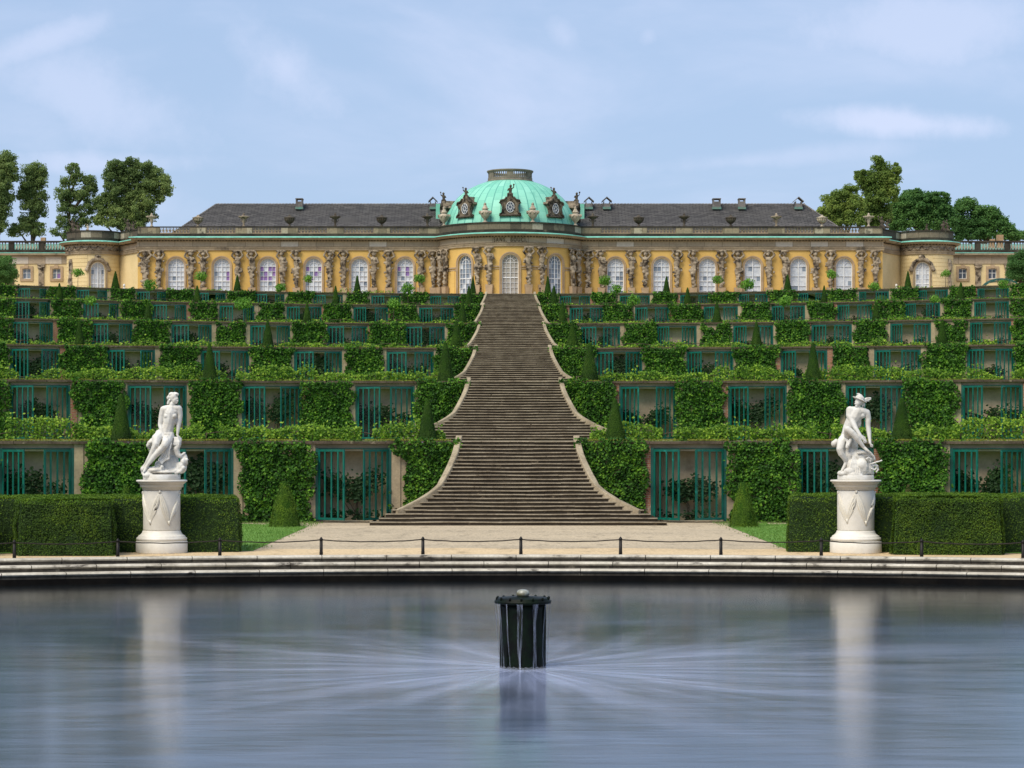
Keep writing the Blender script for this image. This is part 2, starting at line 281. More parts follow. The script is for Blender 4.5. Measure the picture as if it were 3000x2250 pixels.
# ================================================================ scene helpers
def tag(o, label=None, cat=None, group=None, kind=None):
    if label: o['label'] = label
    if cat: o['category'] = cat
    if group: o['group'] = group
    if kind: o['kind'] = kind
    return o
def empty(name, loc, label, cat, group=None):
    o = bpy.data.objects.new(name, None); o.empty_display_size = .2; COL.objects.link(o); o.location = loc
    return tag(o, label, cat, group)
def worldloc(o):
    v = Vector((0, 0, 0))
    while o is not None: v += o.location; o = o.parent
    return v
def link(name, me, parent=None, loc=None):
    o = bpy.data.objects.new(name, me); COL.objects.link(o)
    if parent: o.parent = parent
    if loc is not None: o.location = loc
    return o
def dup(o, parent=None):
    c = o.copy(); COL.objects.link(c); c.parent = parent
    for ch in list(KIDS.get(o.name, [])):
        d = dup(ch, c); KIDS.setdefault(c.name, []).append(d)
    return c
KIDS = {}
class MB:
    """collects polygons in world coordinates; build() makes ONE mesh object of them"""
    def __init__(s): s.v = []; s.f = []; s.m = []; s.sm = []
    def add(s, vs, fs, m=0, sm=False):
        n = len(s.v); s.v += [tuple(v) for v in vs]
        for f in fs: s.f.append([i + n for i in f]); s.m.append(m); s.sm.append(sm)
    def hexa(s, c, m=0):
        s.add(c, [(0, 3, 2, 1), (4, 5, 6, 7), (0, 1, 5, 4), (1, 2, 6, 5), (2, 3, 7, 6), (3, 0, 4, 7)], m)
    def box(s, x0, x1, y0, y1, z0, z1, m=0):
        s.hexa([(x0, y0, z0), (x1, y0, z0), (x1, y1, z0), (x0, y1, z0), (x0, y0, z1), (x1, y0, z1), (x1, y1, z1), (x0, y1, z1)], m)
    def mbox(s, fn, a0, a1, b0, b1, z0, z1, m=0):
        """box in mapped coordinates (along, outward, up)"""
        s.hexa([fn(a0, b1, z0), fn(a1, b1, z0), fn(a1, b0, z0), fn(a0, b0, z0), fn(a0, b1, z1), fn(a1, b1, z1), fn(a1, b0, z1), fn(a0, b0, z1)], m)
    def lathe(s, prof, cx, cy, z0=0, seg=24, m=0, sm=True, a0=0, a1=2 * PI, cap=True, sy=1):
        vs = []; full = abs(a1 - a0 - 2 * PI) < 1e-6; n = seg if full else seg + 1
        for r, z in prof:
            for i in range(n):
                a = a0 + (a1 - a0) * i / seg; vs.append((cx + r * math.cos(a), cy + r * sy * math.sin(a), z0 + z))
        fs = []
        for j in range(len(prof) - 1):
            for i in range(seg):
                k = (i + 1) % n; fs.append((j * n + i, j * n + k, (j + 1) * n + k, (j + 1) * n + i))
        if cap and full:
            fs.append(tuple(reversed(range(n)))); fs.append(tuple(range((len(prof) - 1) * n, len(prof) * n)))
        s.add(vs, fs, m, sm)
    def tube(s, pts, rad, seg=6, m=0, sm=True):
        pts = [Vector(p) for p in pts]; rr = rad if isinstance(rad, (list, tuple)) else [rad] * len(pts)
        vs = []; up = Vector((.13, .21, 1)).normalized()
        for i, p in enumerate(pts):
            d = (pts[min(i + 1, len(pts) - 1)] - pts[max(i - 1, 0)]).normalized()
            u = d.cross(up if abs(d.dot(up)) < .95 else Vector((1, 0, 0))).normalized(); w = d.cross(u)
            for k in range(seg):
                a = 2 * PI * k / seg; vs.append(p + (u * math.cos(a) + w * math.sin(a)) * rr[i])
        fs = [(i * seg + k, i * seg + (k + 1) % seg, (i + 1) * seg + (k + 1) % seg, (i + 1) * seg + k) for i in range(len(pts) - 1) for k in range(seg)]
        fs += [tuple(reversed(range(seg))), tuple(range((len(pts) - 1) * seg, len(pts) * seg))]
        s.add(vs, fs, m, sm)
    def build(s, name, mats, parent=None, origin=None, fix=True, label=None):
        if isinstance(mats, str): mats = [mats]
        o0 = worldloc(parent) if parent else Vector((0, 0, 0))
        org = Vector(origin) if origin is not None else o0
        me = bpy.data.meshes.new(name)
        me.from_pydata([tuple(Vector(v) - org) for v in s.v], [], s.f)
        for m in mats: me.materials.append(MATS[m])
        me.polygons.foreach_set('material_index', s.m); me.polygons.foreach_set('use_smooth', s.sm)
        if fix:
            bm = bmesh.new(); bm.from_mesh(me); bmesh.ops.recalc_face_normals(bm, faces=bm.faces); bm.to_mesh(me); bm.free()
        me.update()
        o = link(name, me, parent, org - o0)
        if parent: KIDS.setdefault(parent.name, []).append(o)
        if label: o['label'] = label
        return o
def npmesh(name, V, Fq, mats, parent=None, origin=(0, 0, 0), smooth=False, matidx=None):
    o0 = worldloc(parent) if parent else Vector((0, 0, 0))
    V = V - np.array(origin)
    me = bpy.data.meshes.new(name); n, k = Fq.shape
    me.vertices.add(len(V)); me.vertices.foreach_set('co', V.astype(np.float32).ravel())
    me.loops.add(n * k); me.loops.foreach_set('vertex_index', Fq.astype(np.int32).ravel())
    me.polygons.add(n); me.polygons.foreach_set('loop_start', np.arange(0, n * k, k, dtype=np.int32))
    if matidx is not None: me.polygons.foreach_set('material_index', matidx.astype(np.int32))
    me.polygons.foreach_set('use_smooth', np.full(n, smooth))
    for m in ([mats] if isinstance(mats, str) else mats): me.materials.append(MATS[m])
    me.update(); me.validate()
    o = link(name, me, parent, Vector(origin) - o0)
    if parent: KIDS.setdefault(parent.name, []).append(o)
    return o
def leafarrays(C, N, size, asp=.8, droop=.25, fold=.25):
    n = len(C); N = N / np.linalg.norm(N, axis=1, keepdims=True)
    t = rng.normal(size=(n, 3)); t[:, 2] -= droop * 2
    U = t - (t * N).sum(1, keepdims=True) * N; U /= np.linalg.norm(U, axis=1, keepdims=True) + 1e-9
    W = np.cross(N, U)
    s = (np.asarray(size) * rng.uniform(.6, 1.25, n))[:, None] * .5
    V = np.empty((n, 4, 3)); sk = rng.uniform(-.3, .3, (n, 1))
    V[:, 0] = C - U * s; V[:, 1] = C + W * s * asp + N * s * fold + U * s * sk; V[:, 2] = C + U * s; V[:, 3] = C - W * s * asp + N * s * fold + U * s * sk
    return V.reshape(-1, 3), np.arange(4 * n).reshape(n, 4)
def leaves(name, C, N, size, mat, parent=None, origin=(0, 0, 0), **kw):
    V, Q = leafarrays(C, N, size, **kw)
    return npmesh(name, V, Q, mat, parent, origin)
_G = rng.random((256, 256))
def vn(x, y, seed=0):
    """smooth value noise 0..1"""
    x = np.asarray(x, float) + seed * 17.3 + 500; y = np.asarray(y, float) + seed * 7.7 + 500
    xi = np.floor(x).astype(int); yi = np.floor(y).astype(int); fx = x - xi; fy = y - yi
    fx = fx * fx * (3 - 2 * fx); fy = fy * fy * (3 - 2 * fy)
    g = lambda a, b: _G[a % 256, b % 256]
    return (g(xi, yi) * (1 - fx) + g(xi + 1, yi) * fx) * (1 - fy) + (g(xi, yi + 1) * (1 - fx) + g(xi + 1, yi + 1) * fx) * fy
# -- one continuous sculpted surface out of tapered limbs and lumps
def _ico(sub):
    bm = bmesh.new(); bmesh.ops.create_icosphere(bm, subdivisions=sub, radius=1)
    V = np.array([v.co[:] for v in bm.verts]); Fc = np.array([[v.index for v in f.verts] for f in bm.faces]); bm.free(); return V, Fc
ICO = _ico(2)
def sculpt(name, prims, voxel, mat, parent=None, origin=(0, 0, 0), smooth=3, rough=0, scale=1):
    """prims: ('l', [(x,y,z,r)...]) limb of given radii | ('e', (x,y,z), (rx,ry,rz), tilt) lump"""
    Vs = []; Fs = []; n = 0
    def ball(c, r, rot=None):
        nonlocal n
        v = ICO[0] * np.array(r)
        if rot is not None: v = v @ np.array(Matrix.Rotation(rot, 3, 'Y')).T
        Vs.append(v + np.array(c)); Fs.append(ICO[1] + n); n += len(v)
    for p in prims:
        if p[0] == 'l':
            q = p[1]
            for a, b in zip(q[:-1], q[1:]):
                d = math.dist(a[:3], b[:3]); k = max(1, int(d / (.2 * min(a[3], b[3]) + 1e-6)))
                for i in range(k + 1):
                    t = i / k; ball([a[j] * (1 - t) + b[j] * t for j in range(3)], [a[3] * (1 - t) + b[3] * t] * 3)
        else: ball(p[1], p[2], p[3] if len(p) > 3 else None)
    V = np.concatenate(Vs); Q = np.concatenate(Fs)
    o = npmesh(name, V * scale + np.array(origin), Q, mat, parent, origin, True)
    md = o.modifiers.new('r', 'REMESH'); md.mode = 'VOXEL'; md.voxel_size = voxel; md.use_smooth_shade = True
    if smooth: s_ = o.modifiers.new('s', 'SMOOTH'); s_.factor = .5; s_.iterations = smooth
    dg = bpy.context.evaluated_depsgraph_get(); dg.update()
    me = bpy.data.meshes.new_from_object(o.evaluated_get(dg)); o.modifiers.clear(); o.data = me; me.name = name
    if rough:
        co = np.empty(len(me.vertices) * 3, np.float32); me.vertices.foreach_get('co', co); co = co.reshape(-1, 3)
        nn = np.empty(len(me.vertices) * 3, np.float32); me.vertex_normals.foreach_get('vector', nn); nn = nn.reshape(-1, 3)
        f = 1 / (rough * 5)
        h = vn(co[:, 0] * f + co[:, 1] * f * .7, co[:, 2] * f) + .5 * vn(co[:, 1] * f * 2.3, co[:, 0] * f * 2 + co[:, 2] * f * 2.3) - .75
        co += nn * (h * rough)[:, None]; me.vertices.foreach_set('co', co.ravel())
    me.polygons.foreach_set('use_smooth', np.ones(len(me.polygons), bool)); me.update()
    return o

# ================================================================ camera and light
cam = bpy.data.cameras.new('camera'); co = bpy.data.objects.new('camera', cam); COL.objects.link(co); sc.camera = co
co.location = (CX, 0, H); co.rotation_euler = (R(90), 0, 0)
cam.lens = F / 3000 * 36; cam.sensor_width = 36; cam.sensor_fit = 'HORIZONTAL'
cam.shift_x = (1500 - VX) / 3000; cam.shift_y = (VY - 1125) / 3000; cam.clip_end = 6000; cam.clip_start = .5
SUN_EL, SUN_AZ = 52, -38       # azimuth measured from the camera's back towards its left
sd = bpy.data.lights.new('sun', 'SUN'); sd.energy = 4.0; sd.angle = R(34); sd.color = (1, .91, .75)
so = bpy.data.objects.new('sun', sd); COL.objects.link(so)
d = Vector((math.sin(R(SUN_AZ)) * math.cos(R(SUN_EL)), -math.cos(R(SUN_AZ)) * math.cos(R(SUN_EL)), math.sin(R(SUN_EL))))
so.rotation_euler = d.to_track_quat('Z', 'Y').to_euler(); so.location = (-60, -60, 90)
w = bpy.data.worlds.new('World'); sc.world = w; w.use_nodes = True
nt = w.node_tree; bg = nt.nodes['Background']
sky = nt.nodes.new('ShaderNodeTexSky'); sky.sky_type = 'NISHITA'; sky.sun_disc = False; sky.sun_elevation = R(SUN_EL)
sky.sun_rotation = math.atan2(d.x, d.y); sky.dust_density = 1.2; sky.air_density = 1.0; sky.ozone_density = 1.5
tc = nt.nodes.new('ShaderNodeTexCoord')
mp = nt.nodes.new('ShaderNodeMapping'); mp.inputs['Scale'].default_value = (2.2, 2.2, 5.5); mp.inputs['Rotation'].default_value = (0, R(14), 0)
lk(nt, tc.outputs['Generated'], mp.inputs['Vector'])
n1 = nd(nt, 'ShaderNodeTexNoise', Scale=2.3, Detail=7, Roughness=.56, Distortion=.5); lk(nt, mp.outputs[0], n1.inputs['Vector'])
cl = ramp(nt, n1.outputs['Fac'], .42, .78)
def blobmask(cx, cz, rx, rz, tilt, strength):
    """one cloud at a direction of the sky: centre and radii as slopes x/y, z/y seen from the garden"""
    sp = nt.nodes.new('ShaderNodeSeparateXYZ'); lk(nt, tc.outputs['Generated'], sp.inputs[0])
    def mth(op, a, b):
        n = nt.nodes.new('ShaderNodeMath'); n.operation = op
        for i, q in enumerate((a, b)):
            if isinstance(q, (int, float)): n.inputs[i].default_value = q
            else: lk(nt, q, n.inputs[i])
        return n.outputs[0]
    ysafe = mth('MAXIMUM', sp.outputs['Y'], .05)
    u = mth('SUBTRACT', mth('DIVIDE', sp.outputs['X'], ysafe), cx); v = mth('SUBTRACT', mth('DIVIDE', sp.outputs['Z'], ysafe), cz)
    n2 = nd(nt, 'ShaderNodeTexNoise', Scale=15, Detail=7, Roughness=.62); lk(nt, tc.outputs['Generated'], n2.inputs['Vector'])
    ct, st = math.cos(R(tilt)), math.sin(R(tilt))
    a = mth('DIVIDE', mth('ADD', mth('MULTIPLY', u, ct), mth('MULTIPLY', v, st)), rx)
    b_ = mth('DIVIDE', mth('SUBTRACT', mth('MULTIPLY', v, ct), mth('MULTIPLY', u, st)), rz)
    dd = mth('ADD', mth('MULTIPLY', a, a), mth('MULTIPLY', b_, b_))
    dd = mth('ADD', mth('SQRT', dd, 0), mth('MULTIPLY', mth('SUBTRACT', n2.outputs['Fac'], .5), 3.0))
    return mth('MULTIPLY', ramp(nt, dd, 1.15, .0), strength)
cls = [cl]
for px, py, rx, ry, tl, st in ((840, 200, 270, 120, -45, .42), (2680, 362, 430, 50, -4, .55), (300, 300, 380, 150, -20, .36), (1655, 110, 70, 100, 30, .3), (2700, 90, 520, 130, 0, .4), (1900, 105, 50, 50, 30, .3), (120, 120, 260, 60, 20, .4), (2200, 470, 600, 40, 5, .25), (300, 480, 420, 50, 0, .4)):
    cls.append(blobmask((px - VX) / F, (VY - py) / F, rx / F, ry / F, tl, st))
tot = cls[0]
m_ = nt.nodes.new('ShaderNodeMath'); m_.operation = 'MULTIPLY'; lk(nt, tot, m_.inputs[0]); m_.inputs[1].default_value = .5; tot = m_.outputs[0]
for c_ in cls[1:]:
    a_ = nt.nodes.new('ShaderNodeMath'); a_.operation = 'MAXIMUM'; lk(nt, tot, a_.inputs[0]); lk(nt, c_, a_.inputs[1]); tot = a_.outputs[0]
base = mixc(nt, .72, sky.outputs[0], (3.95, 5.3, 7.7))      # thin high veil over the blue
cloudc = (6.9, 7.3, 9.2)
lk(nt, mixc(nt, tot, base, cloudc), bg.inputs['Color']); bg.inputs['Strength'].default_value = .12
sc.view_settings.view_transform = 'Standard'; sc.view_settings.look = 'None'; sc.view_settings.exposure = 0; sc.view_settings.gamma = 1
sc.cycles.use_denoising = True; sc.cycles.max_bounces = 6; sc.cycles.transparent_max_bounces = 12; sc.cycles.diffuse_bounces = 3
sc.cycles.caustics_reflective = False; sc.cycles.caustics_refractive = False

# ================================================================ ground, lawns, basin
TZ = 3.3                                       # height of one terrace = 22 steps
DC = [92.0, 125.2, 160.6, 190.8, 220.0, 253.8]    # distance of the six walls on the axis
KC = .005                                      # all six walls bow around the staircase
def wallD(k, x): return DC[k] - KC * x * x
BA, BB = 35., 24.4                             # basin half axes
def ell(a, off=0): return (FX + (BA + off) * math.cos(a), FY + (BB + off) * math.sin(a))
mb = MB(); NA = 160
def outer(a):
    c, s = math.cos(a), math.sin(a); return (FX + c * 2500, FY + s * 2500)
for i in range(NA):
    a, b = 2 * PI * i / NA, 2 * PI * (i + 1) / NA
    p, q = ell(a, .9), ell(b, .9); mid0, mid1 = ell(a, 5.2 + .35 * math.sin(i * 1.7)), ell(b, 5.2 + .35 * math.sin((i + 1) * 1.7))
    mb.add([(*p, 0), (*q, 0), (*mid1, 0), (*mid0, 0)], [(0, 1, 2, 3)], 1)
    mb.add([(*mid0, 0), (*mid1, 0), (*outer(b), 0), (*outer(a), 0)], [(0, 1, 2, 3)], 0)
o = mb.build('ground', ['gravel', 'sand'], fix=False); tag(o, 'pale gravel forecourt and sandy walk round the basin', 'ground', kind='structure')
for sgn, nm in ((-1, 'left'), (1, 'right')):
    mb = MB(); N = 30
    xs = np.linspace(8.1, 62, N)
    for i in range(N - 1):
        x0, x1 = xs[i] * sgn, xs[i + 1] * sgn
        f0 = lambda x: FY + (BB + 4.1) * math.sqrt(max(.05, 1 - ((x - FX) / (BA + 4.1)) ** 2))
        j = .12 * math.sin(i * 2.1)
        mb.add([(x0, f0(x0), .012), (x1, f0(x1), .012), (x1, wallD(0, x1) - .7, .012), (x0, wallD(0, x0) - 5.0 + 4.3 * min(1, i / 2.), .012)], [(0, 1, 2, 3)])
    o = mb.build('lawn', 'lawn'); tag(o, 'small clipped lawn on the %s side of the gravel forecourt' % nm, 'lawn', kind='structure')
    mb = MB()
    for i in range(N - 1):
        x0, x1 = (xs[i] - 3) * sgn, (xs[i + 1] - 3) * sgn
        mb.add([(x0, wallD(0, x0) - .75, .02), (x1, wallD(0, x1) - .75, .02), (x1, wallD(0, x1) + .1, .02), (x0, wallD(0, x0) + .1, .02)], [(0, 1, 2, 3)])
    o = mb.build('soil', 'soil'); tag(o, 'bare soil strip at the foot of the %s lower wall' % nm, 'soil', kind='structure')
    # blades on the lawn
    n = 16000
    x = sgn * (7.75 + 8.2 * rng.random(n) ** 1.25); y = rng.uniform(67.5, 91, n); keep = (np.abs(x) > 8.1 - .4 * (vn(y * 2, y * 0, 2) > .5) * rng.random(n)) & (y > 0) & (y > FY + (BB + 4.15) * np.sqrt(1 - ((x - FX) / (BA + 4.1)) ** 2)); x = x[keep]; y = y[keep]
    C = np.stack([x, y, np.full(len(x), .04)], 1); NN = rng.normal(size=(len(x), 3)); NN[:, 1] -= 1; NN[:, 2] *= .3
    o = leaves('grass', C, NN, .07, 'grassblade', None, (sgn * 12, 80, 0), asp=.25, droop=-2); tag(o, 'short grass blades and daisies on the %s lawn' % nm, 'grass', kind='stuff')
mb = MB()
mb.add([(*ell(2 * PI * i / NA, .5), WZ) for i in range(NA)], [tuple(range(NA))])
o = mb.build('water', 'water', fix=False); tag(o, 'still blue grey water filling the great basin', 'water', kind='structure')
bs = empty('basin_edge', (FX, FY, WZ), 'pale stone steps curving round the dark water of the basin', 'basin')
# three rounded steps and the black wall down to the water
for s_ in range(3):
    mb = MB(); off1 = .95 - s_ * .34; top = .03 - s_ * .185
    prof = [(off1, top), (off1 - .30, top), (off1 - .345, top - .012), (off1 - .375, top - .05), (off1 - .345, top - .088), (off1 - .30, top - .098)]
    prof2 = [(off1 - .30, top - .098), (off1 - .30, top - .20)]
    nseg = 240
    for i in range(nseg):
        a, b = 2 * PI * i / nseg, 2 * PI * (i + 1) / nseg
        gap = .0006 if i % 2 == s_ % 2 else 0
        for P_, mi in ((prof, 0), (prof2, 1)):
            for u, v in zip(P_[:-1], P_[1:]):
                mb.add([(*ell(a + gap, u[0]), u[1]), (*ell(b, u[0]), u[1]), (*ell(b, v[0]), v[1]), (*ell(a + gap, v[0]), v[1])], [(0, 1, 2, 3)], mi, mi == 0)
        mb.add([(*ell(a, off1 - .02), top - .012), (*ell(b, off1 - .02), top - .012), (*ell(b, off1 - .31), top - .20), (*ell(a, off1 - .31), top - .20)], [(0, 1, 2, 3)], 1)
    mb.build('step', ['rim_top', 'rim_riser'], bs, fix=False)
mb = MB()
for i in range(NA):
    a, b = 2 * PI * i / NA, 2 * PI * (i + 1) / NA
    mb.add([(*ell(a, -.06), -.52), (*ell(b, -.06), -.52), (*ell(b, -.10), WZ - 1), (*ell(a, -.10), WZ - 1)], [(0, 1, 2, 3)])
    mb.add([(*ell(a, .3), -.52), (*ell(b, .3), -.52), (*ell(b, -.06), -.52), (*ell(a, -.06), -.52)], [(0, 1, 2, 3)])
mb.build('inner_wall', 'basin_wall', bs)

# rope fence
px_posts = [42, 345, 644, 941, 1239, 1526, 1818, 2112, 2406, 2700, 2997]
angs = []
for p in px_posts:
    lo, hi = .1, PI - .1
    f_ = lambda a: VX + (ell(a, 1.15)[0] - CX) * F / ell(a, 1.15)[1] - p
    l, h = PI * .9, PI * .1
    for _ in range(50):
        m = (l + h) / 2
        if f_(m) < 0: l = m
        else: h = m
    angs.append((l + h) / 2)
angs = [2 * angs[0] - angs[1]] + angs + [2 * angs[-1] - angs[-2]]
NUM = ['first', 'second', 'third', 'fourth', 'fifth', 'sixth', 'seventh', 'eighth', 'ninth', 'tenth', 'eleventh', 'twelfth', 'thirteenth', 'fourteenth', 'fifteenth']
proto = None; pps = []
postlab = ['left of the left front hedge block', 'in front of the left hedge block', 'in front of the marble woman on the right of her pedestal', 'at the left side of the gravel forecourt', 'left of the staircase foot', 'behind the fountain spout', 'right of the fountain spout before the stairs', 'at the right side of the gravel forecourt', 'just left of the right marble pedestal', 'before the right hedge block', 'at the far right end of the rim']
for i, a in enumerate(angs):
    x, y = ell(a, 1.15); pps.append((x, y))
    if proto is None:
        e = empty('rope_post', (x, y, 0), 'x', 'post', 'posts of the rope fence')
        mb = MB(); mb.lathe([(.052, 0), (.052, .1), (.048, .12), (.045, .44)], x, y, 0, 12); mb.build('shaft', 'iron', e)
        mb = MB(); mb.lathe([(.052, .44), (.05, .48), (.03, .515), (.012, .54)], x, y, 0, 12); mb.build('cap', 'iron', e); proto = e
    else: e = dup(proto); e.location = (x, y, 0)
    e['label'] = ('black iron rope post outside the left edge' if i == 0 else 'black iron rope post outside the right edge' if i == 12 else 'black iron rope post %s' % postlab[i - 1])
for i in range(len(pps) - 1):
    (x0, y0), (x1, y1) = pps[i], pps[i + 1]
    pts = []
    for k in range(17):
        t = k / 16; sag = .075 * (4 * t * (1 - t)) * (.8 + .4 * random.random() * 0) + .004 * math.sin(k * 1.7 + i)
        pts.append((x0 + (x1 - x0) * t, y0 + (y1 - y0) * t, .455 - sag))
    mb = MB(); mb.tube(pts, .018, 6)
    o = mb.build('rope', 'rope', origin=(x0, y0, .45))
    nm = lambda j: NUM[j - 1] if 1 <= j <= 11 else 'outermost'
    tag(o, 'dark rope sagging between the %s and %s posts counted from the left' % (nm(i), nm(i + 1)) if 0 < i < 11 else 'dark rope running out of the picture at the far %s' % ('left' if i == 0 else 'right'), 'rope', 'ropes between the iron posts')

# ================================================================ the spout
f = empty('fountain', (FX, FY, WZ), 'black wet drum shaped fountain spout with water running down', 'fountain')
mb = MB(); n = 40
vs = []; prof = [(.405, -.4), (.405, 0), (.405, .2), (.398, .6), (.395, 1.0), (.41, 1.14)]
mb.lathe(prof, FX, FY, WZ, 48)
for k in range(10):
    a = 2 * PI * k / 10 + .2; mb.tube([(FX + .40 * math.cos(a), FY + .40 * math.sin(a), WZ + .0), (FX + .40 * math.cos(a), FY + .40 * math.sin(a), WZ + 1.1)], .022, 6)
mb.build('drum', 'wet_metal', f)
mb = MB(); mb.lathe([(.40, 1.12), (.495, 1.135), (.505, 1.16), (.50, 1.19), (.475, 1.20), (.47, 1.225), (.455, 1.235), (.12, 1.25), (.11, 1.27), (.02, 1.28)], FX, FY, WZ, 48)
cap = mb.build('lid', 'wet_metal', f)
for k in range(14):
    mb = MB(); a = 2 * PI * (k + .35) / 14; mb.lathe([(.022, 1.20), (.022, 1.245), (.012, 1.255)], FX + .465 * math.cos(a), FY + .465 * math.sin(a), WZ, 8); mb.build('bolt', 'wet_metal', f)
M('jet', (.30, .31, .27), (.16, .15, .09), 9, .2, spec=.5)
mb = MB(); mb.lathe([(.09, 1.26), (.112, 1.285), (.116, 1.32), (.10, 1.355), (.065, 1.375), (.02, 1.382)], FX, FY, WZ, 24); mb.build('water_jet', 'jet', f)
# thin sheets of water falling off the lid
mb = MB()
for a in [-PI / 2 + q for q in (-1.12, -.98, -.62, -.16, -.05, .42, .50, .95, 1.15, 2.2, 2.8, 3.6, 4.0)] + [R(v) for v in (-8, 0, 8, 172, 180, 188, 164, 16)]:
    k = int(a * 10); wv = random.uniform(.012, .028)
    r0 = .50; pts = []
    sd_ = abs(math.cos(a))
    if sd_ > .94: wv = .06
    out = .0 if sd_ < .94 else .02
    for j in range(9):
        t = j / 8; z = 1.15 - 1.17 * t; rr = r0 + .012 * math.sin(t * 2) - (.085 - out) * (1 - (1 - t) ** 2)
        pts.append((rr, z, wv * (1 - .5 * t) * (1 + .3 * math.sin(k + j))))
    vs = []
    for rr, z, ww in pts:
        for sg in (-1, 1):
            aa = a + sg * ww / rr + .07 * math.sin(z * 3.1 + k * 1.7) * (1.15 - z); vs.append((FX + rr * math.cos(aa), FY + rr * math.sin(aa), WZ + z))
    mb.add(vs, [(2 * j, 2 * j + 1, 2 * j + 3, 2 * j + 2) for j in range(8)], 0, True)
o = mb.build('falling_water', 'falling_water', f, fix=False)
mb = MB()
vs = [];
for j, (rr, z) in enumerate([(.41, .035), (.43, .02), (.47, .012), (.6, .007), (.85, .003)]):
    for k in range(48):
        a = 2 * PI * k / 48; q = rr * (1 + .10 * math.sin(k * 2.3) * (j > 1)); vs.append((FX + q * math.cos(a), FY + q * math.sin(a), WZ + z + .01 * math.sin(k * 3.1) * (j < 2)))
mb.add(vs, [(j * 48 + k, j * 48 + (k + 1) % 48, (j + 1) * 48 + (k + 1) % 48, (j + 1) * 48 + k) for j in range(4) for k in range(48)], 0, True)
mb.build('splash', 'falling_water', f, fix=False)

# ================================================================ yew hedges
def yewbox(name, poly, z1, label, n_leaf, taper=.08):
    """clipped block on a ground polygon (counter clockwise)"""
    cx = sum(p[0] for p in poly) / len(poly); cy = sum(p[1] for p in poly) / len(poly)
    base = (cx, cy, 0)
    e = empty(name, base, label, 'hedge', 'clipped yew hedges')
    mb = MB(); top = [(p[0] + (cx - p[0]) * .0, p[1], 0) for p in poly]
    n = len(poly); inset = []
    for i in range(n):
        a = Vector(poly[i - 1]); b = Vector(poly[i]); c = Vector(poly[(i + 1) % n])
        d1 = (b - a).normalized(); d2 = (c - b).normalized(); n1 = Vector((-d1.y, d1.x)); n2 = Vector((-d2.y, d2.x))
        inset.append(b + (n1 + n2) * taper / max(.3, (1 + n1.dot(n2))))
    vs = [(*p, .02) for p in poly] + [(q.x, q.y, z1 - .03) for q in inset]
    mb.add(vs, [tuple(range(n, 2 * n))] + [(i, (i + 1) % n, n + (i + 1) % n, n + i) for i in range(n)])
    mb.build('core', 'hedge_core', e)
    # clipped twig tips over every face
    Cs = []; Ns = []
    per = [math.dist(poly[i], poly[(i + 1) % n]) for i in range(n)]
    area = [p * z1 for p in per]; ta = max(0.5, abs(sum(poly[i][0] * poly[(i + 1) % n][1] - poly[(i + 1) % n][0] * poly[i][1] for i in range(n))) / 2)
    tot = sum(area) + ta
    for i in range(n):
        k = int(n_leaf * area[i] / tot); t = rng.random(k); z = rng.random(k) * z1
        a = np.array(poly[i]); b = np.array(poly[(i + 1) % n]); ia = np.array(inset[i]); ib = np.array(inset[(i + 1) % n])
        u = (z / z1)[:, None]; t = t[:, None]
        p = (a + (b - a) * t) * (1 - u) + (ia + (ib - ia) * t) * u
        dd = (b - a) / (np.linalg.norm(b - a) + 1e-9); nn = np.array([dd[1], -dd[0]])
        h = vn(p[:, 0] * 2.2 + p[:, 1] * 2, z * 2.2, 3) * .12 + rng.random(k) * .07 - .04
        hole = vn(p[:, 0] * 1.1 + p[:, 1], z * 1.3, 9) > .86
        h = np.where(hole & (rng.random(k) < .6), h - .06, h)
        p = p + nn * h[:, None]
        Cs.append(np.column_stack([p, z])); N_ = rng.normal(size=(k, 3)) * .45 + np.array([nn[0], nn[1], .35]); Ns.append(N_)
    side = len(np.concatenate(Cs)); k = int(1.3 * n_leaf * ta / tot); x0, x1 = min(p[0] for p in poly), max(p[0] for p in poly); y0, y1 = min(p[1] for p in poly), max(p[1] for p in poly)
    P_ = np.column_stack([rng.uniform(x0, x1, k * 2), rng.uniform(y0, y1, k * 2)])
    ins = np.ones(len(P_), bool)
    for i in range(n):
        a = inset[i]; b = inset[(i + 1) % n]; ins &= ((b.x - a.x) * (P_[:, 1] - a.y) - (b.y - a.y) * (P_[:, 0] - a.x)) > 0
    P_ = P_[ins]; h = z1 + vn(P_[:, 0] * 2, P_[:, 1] * 2) * .08 + rng.random(len(P_)) * .06 - .04
    Cs.append(np.column_stack([P_, h])); Ns.append(rng.normal(size=(len(P_), 3)) * .5 + [0, 0, 1])
    V, Q = leafarrays(np.concatenate(Cs), np.concatenate(Ns), .062, asp=.45, droop=0)
    zc = V.reshape(-1, 4, 3)[:, :, 2].mean(1); lit_rim = vn(V[::4, 0] * 1.5, V[::4, 2] * 3 + V[::4, 1], 6)
    npmesh('foliage', V, Q, ['yew', 'yew_lit'], e, base, matidx=((zc > z1 - .10 * (.5 + lit_rim)) | (rng.random(len(zc)) < .07) | ((np.abs(np.concatenate(Ns)[:, 0]) > .75) & (np.abs(np.concatenate(Ns)[:, 1]) < .6) & (rng.random(len(zc)) < .75))).astype(int))  # top and end-face leaves coloured as lit; a few random tips paler
    return e
def gp(px, D): return (wx(px, D), D)
yewbox('yew_hedge', [gp(-420, 66.6), gp(702, 67.2), gp(690, 70.6), gp(-420, 70.6)], 1.58, 'long dark yew hedge behind the marble woman on the left', 60000)
yewbox('yew_hedge', [gp(52, 64.9), gp(331, 64.9), gp(331, 67.0), gp(42, 67.0)], 1.60, 'front yew block with a dark gap, left of the marble woman', 34000)
yewbox('yew_hedge', [gp(-320, 64.2), gp(-60, 64.5), gp(-50, 66.4), gp(-320, 66.2)], 1.55, 'yew block cut by the left edge', 9000)
